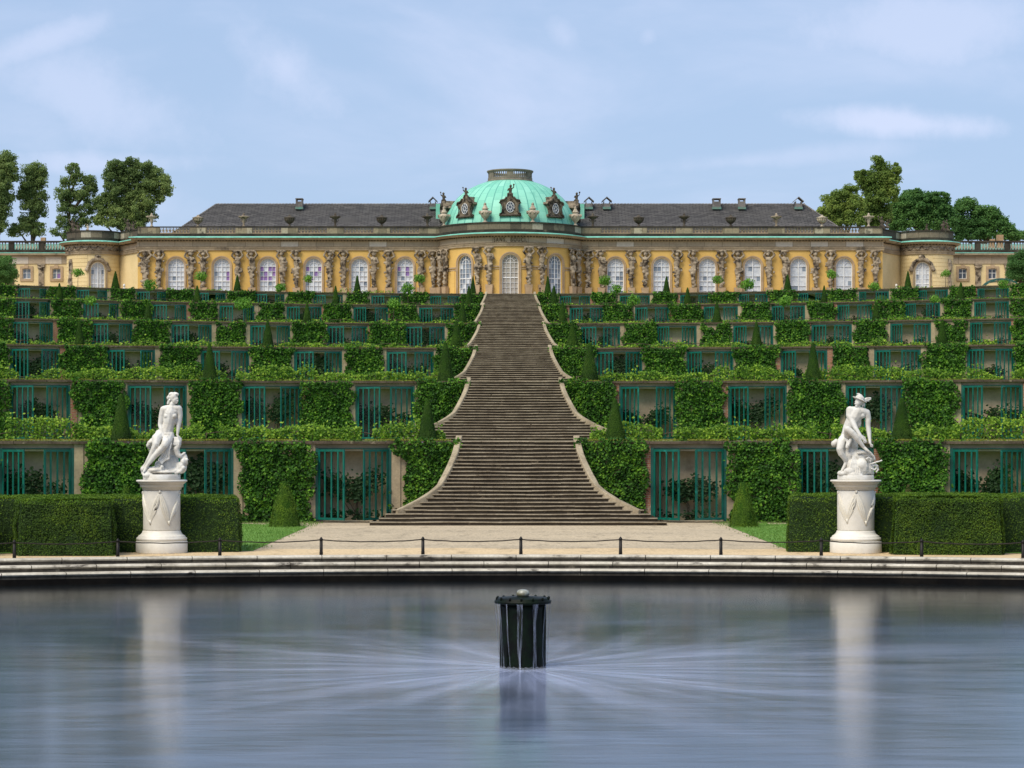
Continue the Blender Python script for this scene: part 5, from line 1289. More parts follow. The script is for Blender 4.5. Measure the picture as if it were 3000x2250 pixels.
# ================================================================ urns, sculptures on the parapets (each stands by itself)
def urn_mesh(kind):
    m = MB()
    if kind == 0: m.lathe([(.22, 0), (.22, .06), (.12, .12), (.09, .28), (.14, .36), (.40, .62), (.50, .85), (.52, .95), (.60, .98), (.60, 1.04), (.45, 1.06), (.38, 1.12), (.16, 1.2), (.12, 1.3), (.03, 1.38)], 0, 0, 0, 20)
    elif kind == 1: m.lathe([(.24, 0), (.24, .06), (.14, .14), (.11, .35), (.17, .48), (.23, .75), (.22, .9), (.36, .98), (.55, 1.12), (.66, 1.2), (.62, 1.26), (.30, 1.28), (.20, 1.36), (.14, 1.48), (.10, 1.62), (.02, 1.66)], 0, 0, 0, 20)
    else: m.lathe([(.30, 0), (.30, .08), (.16, .14), (.13, .26), (.20, .40), (.42, .62), (.58, .9), (.62, 1.12), (.55, 1.3), (.34, 1.42), (.28, 1.5), (.44, 1.54), (.44, 1.6), (.30, 1.66), (.24, 1.85), (.16, 1.95), (.12, 2.1), (.14, 2.2), (.03, 2.3)], 0, 0, 0, 24)
    if kind == 0:
        for i in range(14): a = 2 * PI * i / 14; m.tube([(.18 * math.cos(a), .18 * math.sin(a), .38), (.42 * math.cos(a), .42 * math.sin(a), .63), (.53 * math.cos(a), .53 * math.sin(a), .9)], [.03, .05, .06], 5)
    if kind == 1:
        for i in range(8): a = 2 * PI * i / 8; m.tube([(.55 * math.cos(a), .55 * math.sin(a), 1.1), (.7 * math.cos(a), .7 * math.sin(a), 1.26)], [.08, .06], 5)
        for sg in (-1, 1): m.tube([(sg * .24, 0, .6), (sg * .42, 0, .75), (sg * .38, 0, .95), (sg * .25, 0, .95)], .05, 5)
    if kind == 2:
        for i in range(7):
            a = 2 * PI * i / 7 + .2; m.tube([(.60 * math.cos(a), .60 * math.sin(a), 1.2), (.66 * math.cos(a + .3), .66 * math.sin(a + .3), 1.02), (.60 * math.cos(a + .7), .60 * math.sin(a + .7), 1.2)], [.06, .09, .06], 5)
        for sg in (-1, 1): m.tube([(sg * .5, 0, 1.35), (sg * .72, -.05, 1.25), (sg * .7, -.05, 1.02)], [.06, .09, .07], 5)
        for i in range(3): m.tube([(.1 * math.cos(i * 2), .1 * math.sin(i * 2), 1.9), (.14 * math.cos(i * 2 + 1), .14 * math.sin(i * 2 + 1), 2.12), (0, 0, 2.3)], [.07, .08, .03], 5)
    return m
UM = {}
def put_urn(kind, mat, x, y, z, h, label, sx=1):
    key = (kind, mat)
    if key not in UM: 
        o = urn_mesh(kind).build('u', mat, fix=True); UM[key] = o.data; bpy.data.objects.remove(o)
    o = link('stone_urn', UM[key], None, (x, y, z)); hh = {0: 1.38, 1: 1.66, 2: 2.3}[kind]; s = h / hh; o.scale = (s * sx, s * sx, s)
    tag(o, label, 'urn', 'stone urns along the palace parapet'); return o
ul = [(c1(983), 1, 'urn_pale'), (c1(1283), 0, 'figure_stone'), (c1(1580), 1, 'figure_stone'), (c1(1877), 0, 'figure_dark'), (c1(2173), 1, 'figure_dark'), (c2(262), 0, 'figure_dark'), (c2(558), 1, 'figure_dark')]
ur = [(c2(1630), 1, 'figure_dark'), (c2(1927), 0, 'figure_dark'), (c3(10), 1, 'figure_dark'), (c3(312), 0, 'figure_dark'), (c3(607), 1, 'figure_stone'), (c3(903), 0, 'urn_pale'), (c3(1205), 1, 'urn_pale')]
cname = {'urn_pale': 'pale', 'figure_stone': 'brown', 'figure_dark': 'blackened'}
for lst, side in ((ul, 'left'), (ur, 'right')):
    n = len(lst)
    for i, (px, kd, mt) in enumerate(lst):
        od = NUM[(n - 1 - i) if side == 'left' else i]
        x = wx(px, PD + .3)
        put_urn(kd, mt, x, PD + .3, 28.723, 1.42 if kd == 0 else 1.62, '%s %s stone urn, %s on the balustrade %s of the dome' % (cname[mt], 'bowl shaped' if kd == 0 else 'tall flared', od, side), 1.12 if kd == 0 else .95)
for ang, lb in ((-64, 'outer left'), (-19.6, 'inner left'), (17.6, 'inner right'), (62.5, 'outer right')):
    r_ = 8.72; put_urn(2, 'urn_pale', r_ * math.sin(R(ang)), BCY - r_ * math.cos(R(ang)), 28.723, 2.3, 'large pale lidded vase before the green dome, %s of the four' % lb, .98)
def group(name, prims, x, y, z, s, label, mat='figure_dark'):
    o = sculpt(name, prims, .055, mat, None, (x, y, z), 1, .05, scale=s); tag(o, label, 'sculpture', 'sculptures on the palace parapet'); return o
def two(seed): return cherub(seed, 1.25) + [(p[0], tuple(np.array(p[1]) + [.55, 0, -.05]), p[2]) if p[0] == 'e' else ('l', [(q[0] + .55, q[1], q[2] - .05, q[3]) for q in p[1]]) for p in cherub(seed + 1, 1.0)] + [('e', (.25, 0, .05), (.55, .3, .15))]
ZP = 28.74
def cabpt(sgn, ang, r_=CR - .2): return (sgn * (CCX + r_ * math.sin(R(ang))), CCY - r_ * math.cos(R(ang)))
x, y = cabpt(-1, 45); group('sculpture_group', two(1), x, y, ZP, 1.1, 'dark sculpture group on the left round pavilion')
x, y = cabpt(-1, 5); group('stone_figure', cherub(8, .75), x, y, ZP, 1., 'small pale crouching figure on the left round pavilion', 'urn_pale')
group('sculpture_group', two(4), -46.2, 272.6, ZP, 1.05, 'dark sculpture pair where the left pavilion meets the front')
group('sculpture_group', two(6), 44.6, 270.2, ZP, 1.1, 'dark sculpture pair where the right pavilion meets the front')
x, y = cabpt(1, 32); group('sculpture_group', two(9), x, y, ZP, 1.0, 'dark sculpture group on the right round pavilion')
x, y = cabpt(1, -8); group('stone_figure', cherub(12, .8), x, y, ZP, 1., 'small dark figure on the right round pavilion')
# ================================================================ low wings at both ends
for sgn, side in ((-1, 'left'), (1, 'right')):
    WD = 285.; xa, xb = 52.5, 76.
    e = empty('gallery_wing', (sgn * 60, WD, PZ), 'low cream wing with square windows and balustraded roof at the %s end' % side, 'building', 'low wings beside the palace')
    def fw(u, o_, z, sgn=sgn): return (sgn * u, WD - o_, z)
    wc = [wx(p, WD) for p in ((78, 165.5, -12, -100) if sgn < 0 else (2820.5, 2907.5, 2995, 3082))]; wc = sorted(abs(c) for c in wc)
    pc = [abs(wx(p, WD)) for p in ((121, 33, -56) if sgn < 0 else (2865, 2952, 3040))]
    mb = MB(); edges = [xa] + [v for c in wc for v in (c - .52, c + .52)] + [xb]; zl, zh = 23.7, 24.98
    for i in range(0, len(edges), 2): mb.mbox(fw, edges[i], edges[i + 1], -.4, 0, PZ, 25.6)
    for c in wc: mb.mbox(fw, c - .52, c + .52, -.4, 0, PZ, zl); mb.mbox(fw, c - .52, c + .52, -.4, 0, zh, 25.6)
    mb.build('wall', 'cream', e)
    for c in wc:
        m = MB(); 
        for (u0, u1, z0_, z1_) in ((c - .82, c - .52, zl - .3, zh + .3), (c + .52, c + .82, zl - .3, zh + .3), (c - .52, c + .52, zh, zh + .3), (c - .52, c + .52, zl - .3, zl)): m.mbox(fw, u0, u1, .003, .12, z0_, z1_)
        m.mbox(fw, c - .25, c + .25, .121, .2, zh + .05, zh + .5)
        wdw = m.build('window', 'surround', e)
        m = MB(); m.mbox(fw, c - .52, c + .52, -.3, -.25, zl, zh, 0); wm = m.build('pane', 'dark_glass' if sgn > 0 else 'curtain_grey', wdw)
        m = MB(); 
        for u in (-.48, 0, .48): m.mbox(fw, c + u - .035, c + u + .035, -.24, -.18, zl, zh)
        for z_ in (zl + .04, (zl + zh) / 2 + .1, zh - .04): m.mbox(fw, c - .5, c + .5, -.235, -.185, z_ - .03, z_ + .03)
        m.build('window_frame', 'white_paint', wdw)
        if sgn < 0 and abs(c - wc[0]) < .1:
            m = MB(); m.mbox(fw, c - .44, c - .03, -.249, -.245, zl + .05, zl + .66); m.build('shade', 'purple', wdw)
    m = MB()
    for c in pc:
        m.mbox(fw, c - .34, c + .34, .003, .14, PZ, 24.9); m.mbox(fw, c - .42, c + .42, .003, .2, 24.95, 25.55); m.mbox(fw, c - .5, c + .5, .003, .24, 25.4, 25.58); m.tube([fw(c - .4, .2, 25.2), fw(c, .26, 25.0), fw(c + .4, .2, 25.2)], .09, 6)
    m.build('pilaster', 'figure_stone', e)
    m = MB(); m.mbox(fw, xa, xb, -.5, .1, 25.6, 26.5, 0); m.mbox(fw, xa, xb, -.5, .35, 26.5, 26.7, 1); m.mbox(fw, xa, xb, -.5, .6, 26.7, 26.9, 1); m.build('entablature', ['stone_pale', 'stone'], e)
    m = MB(); m.mbox(fw, xa, xb, -.4, .64, 26.9, 26.97); m.build('copper_flashing', 'copper_edge', e)
    m = MB(); m.mbox(fw, xa, xb, -.4, .1, 26.97, 27.4); m.mbox(fw, xa, xb, -.4, .16, 28.3, 28.5)
    for c in pc + [xa + 1]: m.mbox(fw, c - .35, c + .35, -.38, .08, 27.4, 28.3)
    m.build('parapet', 'stone_dark', e)
    m = MB(); u = xa + .2
    while u < xb:
        if not any(abs(u - c) < .45 for c in pc): m.lathe([(.06, 27.42), (.12, 27.6), (.1, 27.75), (.05, 28.0), (.09, 28.28)], sgn * u, WD + .15, 0, 8)
        u += .36
    m.build('balustrade', 'urn_pale', e)
    m = MB(); m.add([(sgn * xa, WD + .8, 27.3), (sgn * xb, WD + .8, 27.3), (sgn * xb, WD + 6, 28.65), (sgn * xa, WD + 6, 28.65)], [(0, 1, 2, 3)]); m.mbox(fw, xa, xb, -12, -.4, PZ, 27.2); M('copper_old', (.12, .30, .24), (.16, .24, .19), 1, .8, fine=(4, .2)) if 'copper_old' not in MATS else 0; rf_ = m.build('roof', 'copper_old', e)
    m = MB()
    if sgn < 0: c = abs(wx(c1(278), WD + 3)); m.mbox(fw, c - .3, c + .3, -3.6, -3, 27.6, 29.2)
    else: c = wx(c3(2060), WD + 3); m.mbox(fw, c - .38, c + .38, -3.8, -3, 27.6, 29.55); c2_ = wx(c3(2010), WD + 3); m.mbox(fw, c2_ - .3, c2_ + .3, -3.6, -3, 27.6, 29.0)
    m.build('chimney', 'brick_tan', rf_)
mb = MB(); mb.box(-44.6, -43.0, 273, 274, 28.3, 29.1)
o = mb.build('roof_hatch', 'red', pal)

# ================================================================ small garden trees and bits on the terraces
def lollipop_proto(seed):
    r_ = np.random.default_rng(seed); mb = MB(); mb.tube([(0, 0, 0), (.03, 0, .8), (0, .02, 1.5)], [.035, .028, .02], 6)
    for i in range(5): a = i * 1.3; mb.tube([(0, 0, 1.45), (.18 * math.cos(a), .18 * math.sin(a), 1.7), (.35 * math.cos(a), .35 * math.sin(a), 1.85)], [.018, .012, .006], 5)
    tr = mb.build('t', 'bark'); 
    n = 380; v = r_.normal(size=(n, 3)); v /= np.linalg.norm(v, axis=1, keepdims=True); v *= (r_.random((n, 1)) ** .35) * [.56, .56, .44] * (1 + .8 * (vn(v[:, 0] * 2 + 3, v[:, 2] * 2 + v[:, 1], seed)[:, None] - .5))
    C = v + [0, 0, 1.86]; V, Q = leafarrays(C, v + r_.normal(size=(n, 3)) * .3, .17, droop=.8)
    V[:, 2] -= .25 * (V[:, 0] ** 2 + V[:, 1] ** 2); fo = npmesh('f', V, Q, 'mulberry'); res = (tr.data, fo.data); bpy.data.objects.remove(tr); bpy.data.objects.remove(fo); return res
LP = [lollipop_proto(s) for s in (3, 4, 5)]
lt_ = [(6, c1(505), 880, 32), (6, c1(1302), 903, 35), (5, c1(970), 960, 40), (6, c1(2000), 920, 28), (5, c1(1818), 978, 33), (4, c1(1575), 1080, 48), (4, c1(590), 1062, 36),
       (6, c2(505), 920, 33), (5, c2(432), 980, 38), (4, c2(340), 1075, 36), (6, c2(1708), 930, 37), (5, c2(1783), 985, 32), (4, c2(1893), 1058, 40),
       (6, c3(225), 925, 30), (5, c3(420), 955, 43), (4, c3(663), 1062, 42), (6, c3(965), 890, 33), (5, c3(1240), 968, 33), (6, c3(1705), 885, 27), (4, c3(1632), 1050, 30), (5, c3(2080), 955, 34)]
lt_.sort(key=lambda t: (t[0], t[1])); cnt = {}
for i, (lv, px, cyc, rc) in enumerate(lt_):
    x = wx(px, DC[lv - 1] + 3); D = wallD(lv - 1, x) + (2.6 if lv < 6 else 4.5); x = wx(px, D); s = F / D; py = 400 + cyc / 2.212
    zc = wz(py, D); z0 = TZ * lv - .02; k_ = (zc - z0) / 1.86; rr_ = rc / 2.212 / s / .5
    cnt[lv] = cnt.get(lv, 0) + 1
    e = empty('standard_tree', (x, D, z0), 'small light green round headed tree on the %s terrace, %s from the left there' % (LV[lv - 1] if lv < 6 else 'palace', NUM[cnt[lv] - 1]), 'tree', 'round headed young trees on the terraces')
    tr, fo = LP[i % 3]; o = link('trunk', tr, e); o.scale = (1, 1, k_); o = link('crown', fo, e, (0, 0, zc - z0 - 1.86 * rr_)); o.scale = (rr_, rr_, rr_)
    e.rotation_euler.z = random.uniform(0, 6)
# low plants sticking up behind the top coping
n = 2600; x = rng.uniform(-58, 58, n); g_ = (vn(x * .22, x * 0, 41) > .66) & (np.abs(x) > 3.5); x = x[g_]
C = np.column_stack([x, wallD(5, x) + rng.uniform(.4, 1.2, len(x)), 19.8 + rng.random(len(x)) * .55 * vn(x * .5, x * 0, 4)])
o = leaves('bedding_plants', C, rng.normal(size=C.shape) + [0, -1, .8], .2, 'grape', None, (0, 253, 19.8)); tag(o, 'low leafy plants tufting above the top terrace edge', 'plants', kind='stuff')
# small posts at the stair head
for sg, side in ((-1, 'left'), (1, 'right')):
    mb = MB(); x, y = sg * 3.35, DC[5] + 1; mb.lathe([(.05, 0), (.05, .55), (.09, .6), (.09, .72), (.02, .78)], x, y, 19.8, 8); mb.lathe([(.2, 0), (.2, .25), (.06, .3)], x, y, 19.8, 8)
    o = mb.build('marker_post', 'iron', origin=(x, y, 19.8)); tag(o, 'little dark post at the %s top of the stairs' % side, 'post')
for sg, side in ((-1, 'left'), (1, 'right')):
    x, y = sg * 44.9, 262.; o = sculpt('stone_bust', [('e', (0, 0, .15), (.3, .25, .15)), ('l', [(0, 0, .3, .12), (0, 0, .75, .1)]), ('e', (0, 0, 1.0), (.3, .2, .22)), ('l', [(0, 0, 1.1, .1), (0, 0, 1.3, .09)]), ('e', (0, 0, 1.48), (.15, .17, .2)), ('e', (0, -.15, 1.46), (.05, .06, .06))], .04, 'marble', None, (x, y, 19.8), 1)
    tag(o, 'small white bust before the %s end of the yellow front' % side, 'bust')

# ================================================================ trees
def big_tree(name, label, clumps, D, mat, nleaf, ls, trunk_px, depth=3.2, group='tall trees behind the palace', zg=PZ, spread=1.0, hold=.35, tw=.35):
    bx = wx(trunk_px, D); e = empty(name, (bx, D, zg), label, 'tree', group)
    Cs = []; Ns = []; mb = MB()
    cl = [(wx(px, D), wz(py, D), rx * D / F, ry * D / F) for px, py, rx, ry in clumps]
    wts = np.array([c[2] * c[3] for c in cl]); wts = wts / wts.sum()
    ztop = max(c[1] for c in cl)
    mb.tube([(bx, D, zg - .3), (bx + .15, D, zg + (ztop - zg) * .35), (bx - .1, D, zg + (ztop - zg) * .6), (bx + .1, D, zg + (ztop - zg) * .85)], [tw * 1.2, tw, tw * .6, tw * .25], 8)
    for (cx_, cz, rx, rz), w_ in zip(cl, wts):
        n_sub = max(8, int(rx * rz * 13))
        zb_ = min(cz - rz * .3, cz); z_at = max(zg + 2, zb_ - abs(cx_ - bx) * .6 - 1)
        mb.tube([(bx + (cx_ - bx) * .08, D, z_at), (bx + (cx_ - bx) * .55, D, (z_at + cz) / 2 + .2), (cx_, D, cz + rz * .3)], [.18 * tw / .35, .11, .05], 6)
        for j in range(n_sub):
            v = rng.normal(size=3); v /= np.linalg.norm(v); v *= rng.random() ** .38 * (1.18 if rng.random() < .22 else 1)
            c = np.array([cx_ + v[0] * rx * 1.08, D + v[1] * min(rx * 1.1, depth), cz + v[2] * rz * 1.08]); sr = rng.uniform(.25, .75) * spread
            m = max(6, int(3.2 * nleaf * w_ / n_sub)); q = rng.normal(size=(m, 3)); q /= np.linalg.norm(q, axis=1, keepdims=True); 
            rr = (rng.random((m, 1)) ** .5); Cs.append(c + q * rr * sr * [1.1, 1.1, .85]); Ns.append(q * .6 + [0, -.2, .5] + rng.normal(size=(m, 3)) * .6)
            if j % 2 == 0:
                m2 = max(3, m // 2); cs_ = np.array([cx_, D, cz]) + np.clip(rng.normal(size=(m2, 3)), -1.5, 1.5) * [rx * .62, min(rx, depth) * .5, rz * .62]
                Cs.append(cs_); Ns.append(rng.normal(size=(m2, 3)) + [0, -.3, .5])
            if j % 3 == 0: mb.tube([(cx_, D, cz), ((cx_ + c[0]) / 2, (D + c[1]) / 2, (cz + c[2]) / 2 - .1), tuple(c)], [.05, .035, .015], 4)
    mb.build('trunk', 'bark', e)
    leaves('crown', np.concatenate(Cs), np.concatenate(Ns), ls * .58, mat, e, (bx, D, zg), asp=.75, droop=.2)
def q1(l): return [(c1(x), 400 + y / 2.212, rx / 2.212, ry / 2.212) for x, y, rx, ry in l]
def q3(l): return [(c3(x), 400 + y / 2.212, rx / 2.212, ry / 2.212) for x, y, rx, ry in l]
big_tree('linden_tree', 'big tree cut by the left edge, densest at the far left', q1([(20, 150, 55, 55), (60, 230, 55, 60), (-20, 260, 70, 80), (30, 340, 60, 70), (-60, 420, 80, 90), (30, 450, 50, 70), (5, 560, 25, 60), (-60, 600, 60, 70), (75, 160, 25, 30)]), 300, 'lime', 9000, .42, -10)
big_tree('linden_tree', 'narrow upright tree, second from the left edge', q1([(250, 215, 50, 40), (190, 225, 55, 45), (270, 280, 45, 50), (200, 310, 65, 50), (240, 390, 55, 50), (180, 430, 50, 50), (250, 480, 60, 45), (190, 550, 55, 60), (250, 600, 50, 40), (110, 610, 45, 40), (160, 360, 40, 40)]), 302, 'lime', 8000, .40, 96)
big_tree('linden_tree', 'airy thin tree with visible trunk behind the left round pavilion', q1([(475, 210, 35, 40), (440, 290, 45, 35), (510, 270, 45, 45), (580, 290, 45, 35), (400, 370, 50, 40), (470, 380, 45, 45), (555, 370, 50, 45), (600, 340, 30, 35), (420, 460, 50, 45), (500, 480, 50, 40), (580, 460, 40, 45), (410, 560, 45, 45), (490, 570, 40, 50), (370, 620, 30, 25), (560, 540, 40, 50), (440, 630, 30, 30)]), 298, 'lime', 6400, .38, 204, spread=.8)
big_tree('linden_tree', 'tallest broad tree left of the palace roof', q1([(860, 175, 45, 35), (770, 200, 70, 40), (740, 260, 60, 50), (830, 260, 70, 60), (930, 220, 60, 45), (1000, 260, 60, 55), (1050, 310, 50, 50), (1085, 355, 35, 30), (960, 320, 70, 50), (880, 360, 60, 50), (760, 350, 80, 60), (690, 420, 70, 50), (780, 450, 70, 60), (950, 420, 70, 50), (1030, 390, 40, 30), (860, 480, 60, 50), (720, 530, 70, 50), (950, 500, 60, 50), (820, 560, 70, 50), (650, 470, 40, 40), (900, 570, 50, 40), (640, 540, 30, 30)]), 298, 'lime', 17000, .42, 375, tw=.5)
big_tree('linden_tree', 'yellow green tree with leaning spire, tallest on the right', q3([(1265, 150, 22, 25), (1300, 200, 45, 40), (1360, 230, 45, 45), (1300, 280, 70, 50), (1190, 270, 65, 45), (1240, 330, 70, 50), (1330, 360, 60, 60), (1260, 420, 80, 60), (1200, 470, 60, 60), (1300, 500, 60, 60), (1240, 550, 60, 50), (1150, 250, 35, 25), (1385, 270, 22, 30)]), 300, 'lime_bright', 13000, .40, c3(1280), tw=.45)
big_tree('linden_tree', 'light green round tree beside the right roof end', q3([(1090, 360, 45, 35), (1020, 400, 60, 40), (1110, 430, 60, 50), (970, 450, 60, 40), (1050, 490, 60, 50), (920, 490, 45, 30), (1120, 530, 60, 45), (1000, 540, 50, 40), (960, 400, 40, 25)]), 294, 'lime_bright', 9000, .40, c3(1060))
big_tree('oak_tree', 'broad dark green tree behind the right round pavilion', q3([(1490, 380, 60, 35), (1560, 400, 70, 45), (1440, 430, 60, 50), (1640, 400, 60, 40), (1690, 440, 45, 45), (1520, 470, 90, 50), (1640, 490, 80, 50), (1440, 520, 80, 50), (1720, 520, 50, 50), (1560, 560, 100, 50), (1400, 470, 50, 60), (1400, 570, 60, 40), (1700, 580, 70, 40)]), 312, 'oak', 15000, .46, c3(1560), tw=.5)
big_tree('oak_tree', 'dark open crowned tree, farthest right behind the low wing', q3([(1840, 430, 55, 30), (1800, 480, 50, 40), (1880, 480, 40, 35), (1950, 480, 55, 35), (2000, 500, 50, 40), (1830, 560, 70, 45), (1940, 560, 80, 45), (2050, 560, 60, 45), (2100, 600, 50, 40), (1900, 630, 90, 35), (2000, 630, 90, 40), (2190, 640, 50, 30), (1790, 620, 50, 50), (2130, 640, 50, 30)]), 318, 'oak', 12000, .46, c3(1960))
big_tree('ball_tree', 'dense round clipped tree against the left low wing', q1([(40, 850, 60, 65), (60, 900, 50, 40), (10, 830, 60, 60), (20, 900, 60, 50), (-60, 860, 70, 70)]), 262, 'oak', 9000, .26, 5, 3.5, 'round trees before the low wings', zg=19.8)
big_tree('ball_tree', 'dense round clipped tree against the right low wing', q3([(2160, 820, 50, 55), (2150, 880, 50, 50), (2200, 800, 50, 50), (2210, 890, 60, 50), (2270, 850, 70, 80)]), 262, 'oak', 9000, .26, c3(2190), 3.5, 'round trees before the low wings', zg=19.8)
mb = MB(); cx_, D_ = wx(c3(2060), 260), 260
for i in range(9):
    a = -PI / 2 + PI * i / 8; mb.tube([(cx_ + 2.0 * math.cos(PI * t / 10) * math.cos(a * .0) , D_ + 1.2 * math.sin(a), 20.9 + 1.05 * math.sin(PI * t / 10) * math.cos(a * .5)) for t in range(11)], .035, 4)
for t in range(1, 10): mb.tube([(cx_ + 2.0 * math.cos(PI * t / 10), D_ + 1.2 * math.sin(-PI / 2 + PI * i / 8), 20.9 + 1.05 * math.sin(PI * t / 10) * math.cos((-PI / 2 + PI * i / 8) * .5)) for i in range(9)], .035, 4)
for sx in (-1, 1):
    for sy in (-1, 1): mb.tube([(cx_ + sx * 2, D_ + sy * 1.1, 19.8), (cx_ + sx * 2, D_ + sy * 1.1, 20.95)], .05, 4)
o = mb.build('garden_trellis', 'teal_dark', origin=(cx_, D_, 19.8)); tag(o, 'low arched green trellis beside the right round tree', 'trellis')

# ================================================================ marble pedestals and statues
PEDZ = 2.16
for px, side, who in ((473.8, 'left', 'woman'), (2507., 'right', 'man')):
    D = 66.8; x = wx(px, D)
    e = empty('marble_pedestal', (x, D, 0), 'round white marble pedestal carved with drapery under the seated %s' % who, 'pedestal', 'round marble pedestals')
    mb = MB(); mb.lathe([(.755, 0), (.76, .02), (.76, .34), (.74, .36)], x, D, 0, 48); mb.build('plinth', 'marble_ped', e)
    mb = MB(); mb.lathe([(.72, .362), (.745, .385), (.75, .42), (.735, .455), (.70, .47), (.70, .49), (.685, .51), (.66, .52), (.60, .565), (.57, .62), (.56, .655), (.53, .66)], x, D, 0, 48); mb.build('base_moulding', 'marble_ped', e)
    mb = MB(); mb.lathe([(.532, .66), (.545, .70), (.545, 1.82), (.53, 1.87)], x, D, 0, 48); mb.build('shaft', 'marble_ped', e)
    mb = MB(); mb.lathe([(.55, 1.865), (.575, 1.87), (.585, 1.935), (.60, 1.94), (.635, 1.96), (.64, 2.035), (.66, 2.04), (.70, 2.07), (.705, 2.10), (.745, 2.105), (.75, 2.15), (.73, 2.16)], x, D, 0, 48); mb.build('cornice', 'marble_ped', e)
    mb = MB()
    def cyl(ph, z, r_=.55): return (x + r_ * math.sin(ph), D - r_ * math.cos(ph), z)
    tops = [(-1.35, 1.80), (.05 if who == 'woman' else -.12, 1.83), (1.4, 1.80)]; lows = [(-.50, .86), (.55, .84)] if who == 'woman' else [(-.62, .90), (.42, .84)]
    for (ta, tz), (la, lz) in ((tops[0], lows[0]), (tops[1], lows[0]), (tops[1], lows[1]), (tops[2], lows[1])):
        for j in range(7):
            t_ = j / 6.; la2 = la + (t_ - .5) * .06; sp = (t_ - .5) * .27; pts = []; rr = []
            for i in range(9):
                u = i / 8; a = ta + (la2 - ta) * u + sp * math.sin(PI * u) * .9; z = tz + (lz + .05 * t_ - tz) * u; pts.append(cyl(a, z, .546 + .010 * math.sin(PI * u) * (1 + j % 2))); rr.append(.008 + .017 * math.sin(PI * min(1, u + .12)))
            mb.tube(pts, rr, 6)
    for la, lz in lows: mb.tube([cyl(la, lz + .12), cyl(la, lz - .01)], [.05, .022], 6)
    for ta, tz in tops: mb.tube([cyl(ta, tz + .03), cyl(ta, tz - .05)], [.03, .045], 6)
    mb.build('carved_drapery', 'marble_warm', e)
# figures: joints read off in a 1/546 m grid
def conv(cx0, cy0):
    def J(zx, zy, dy, r_): return ((zx - cx0) / 546., dy, (cy0 - zy) / 546., r_ / 546.)
    def E(zx, zy, dy, rx, ry, rz, t=0): return ('e', ((zx - cx0) / 546., dy, (cy0 - zy) / 546.), (rx / 546., ry, rz / 546.), t)
    return J, E
def hand(J, zx, zy, dy, dx, dz, spread=1):
    out = [('l', [J(zx, zy, dy, 17), J(zx + dx * 26, zy + dz * 26, dy, 19)])]
    for i in range(5):
        o_ = (i - 2) * 9 * spread; L = [24, 40, 44, 40, 30][i]; px_, pz_ = -dz, dx
        b = (zx + dx * 30 + px_ * o_, zy + dz * 30 + pz_ * o_)
        out.append(('l', [J(b[0], b[1], dy, 7.5), J(b[0] + dx * L * .6 + px_ * o_ * .15, b[1] + dz * L * .6 + pz_ * o_ * .15, dy - .008, 6.5), J(b[0] + dx * L, b[1] + dz * L, dy + .01, 5.5)]))
    return out
# --- seated woman (left)
J, E = conv(519, 1530)
body = [('l', [J(580, 800, 0, 118), J(605, 720, 0, 106), J(635, 630, -.01, 96), J(655, 540, -.02, 104), J(665, 450, -.02, 108), J(672, 390, -.02, 84), J(685, 345, -.02, 50), J(697, 300, -.03, 46)]),
        ('l', [J(560, 390, -.01, 62), J(620, 385, -.02, 70), J(700, 380, -.02, 66), J(790, 375, -.01, 58)]), ('l', [J(450, 840, -.03, 75), J(620, 830, -.03, 100)]),
        E(560, 790, .02, 160, .19, 105), E(670, 425, -.02, 140, .15, 90), E(725, 560, -.02, 40, .1, 90), E(595, 560, -.02, 40, .1, 90),
        E(608, 500, -.13, 46, .075, 44), E(732, 497, -.13, 46, .07, 42),
        ('l', [J(550, 392, -.01, 60), J(520, 500, -.02, 50), J(502, 640, -.05, 43), J(530, 735, -.13, 33), J(572, 830, -.22, 22)]),
        ('l', [J(795, 378, -.01, 56), J(815, 480, 0, 45), J(798, 610, .0, 40), J(787, 700, -.02, 31), J(777, 800, -.05, 21)]),
        ('l', [J(520, 800, -.05, 95), J(455, 860, -.22, 82), J(455, 950, -.36, 60), J(425, 1040, -.36, 54), J(365, 1150, -.33, 43), J(290, 1270, -.30, 28), J(262, 1310, -.30, 24)]),
        ('l', [J(262, 1300, -.28, 26), J(240, 1330, -.34, 22), J(225, 1350, -.38, 14)]),
        ('l', [J(640, 820, -.05, 92), J(625, 900, -.25, 78), J(590, 980, -.40, 60), J(520, 1060, -.40, 54), J(430, 1150, -.38, 46), J(330, 1280, -.36, 27), J(300, 1330, -.36, 26)]),
        ('l', [J(300, 1325, -.34, 28), J(285, 1365, -.40, 24), J(268, 1395, -.46, 16)])]
body += hand(J, 575, 840, -.24, .35, .94) + hand(J, 780, 810, -.07, .5, .86)
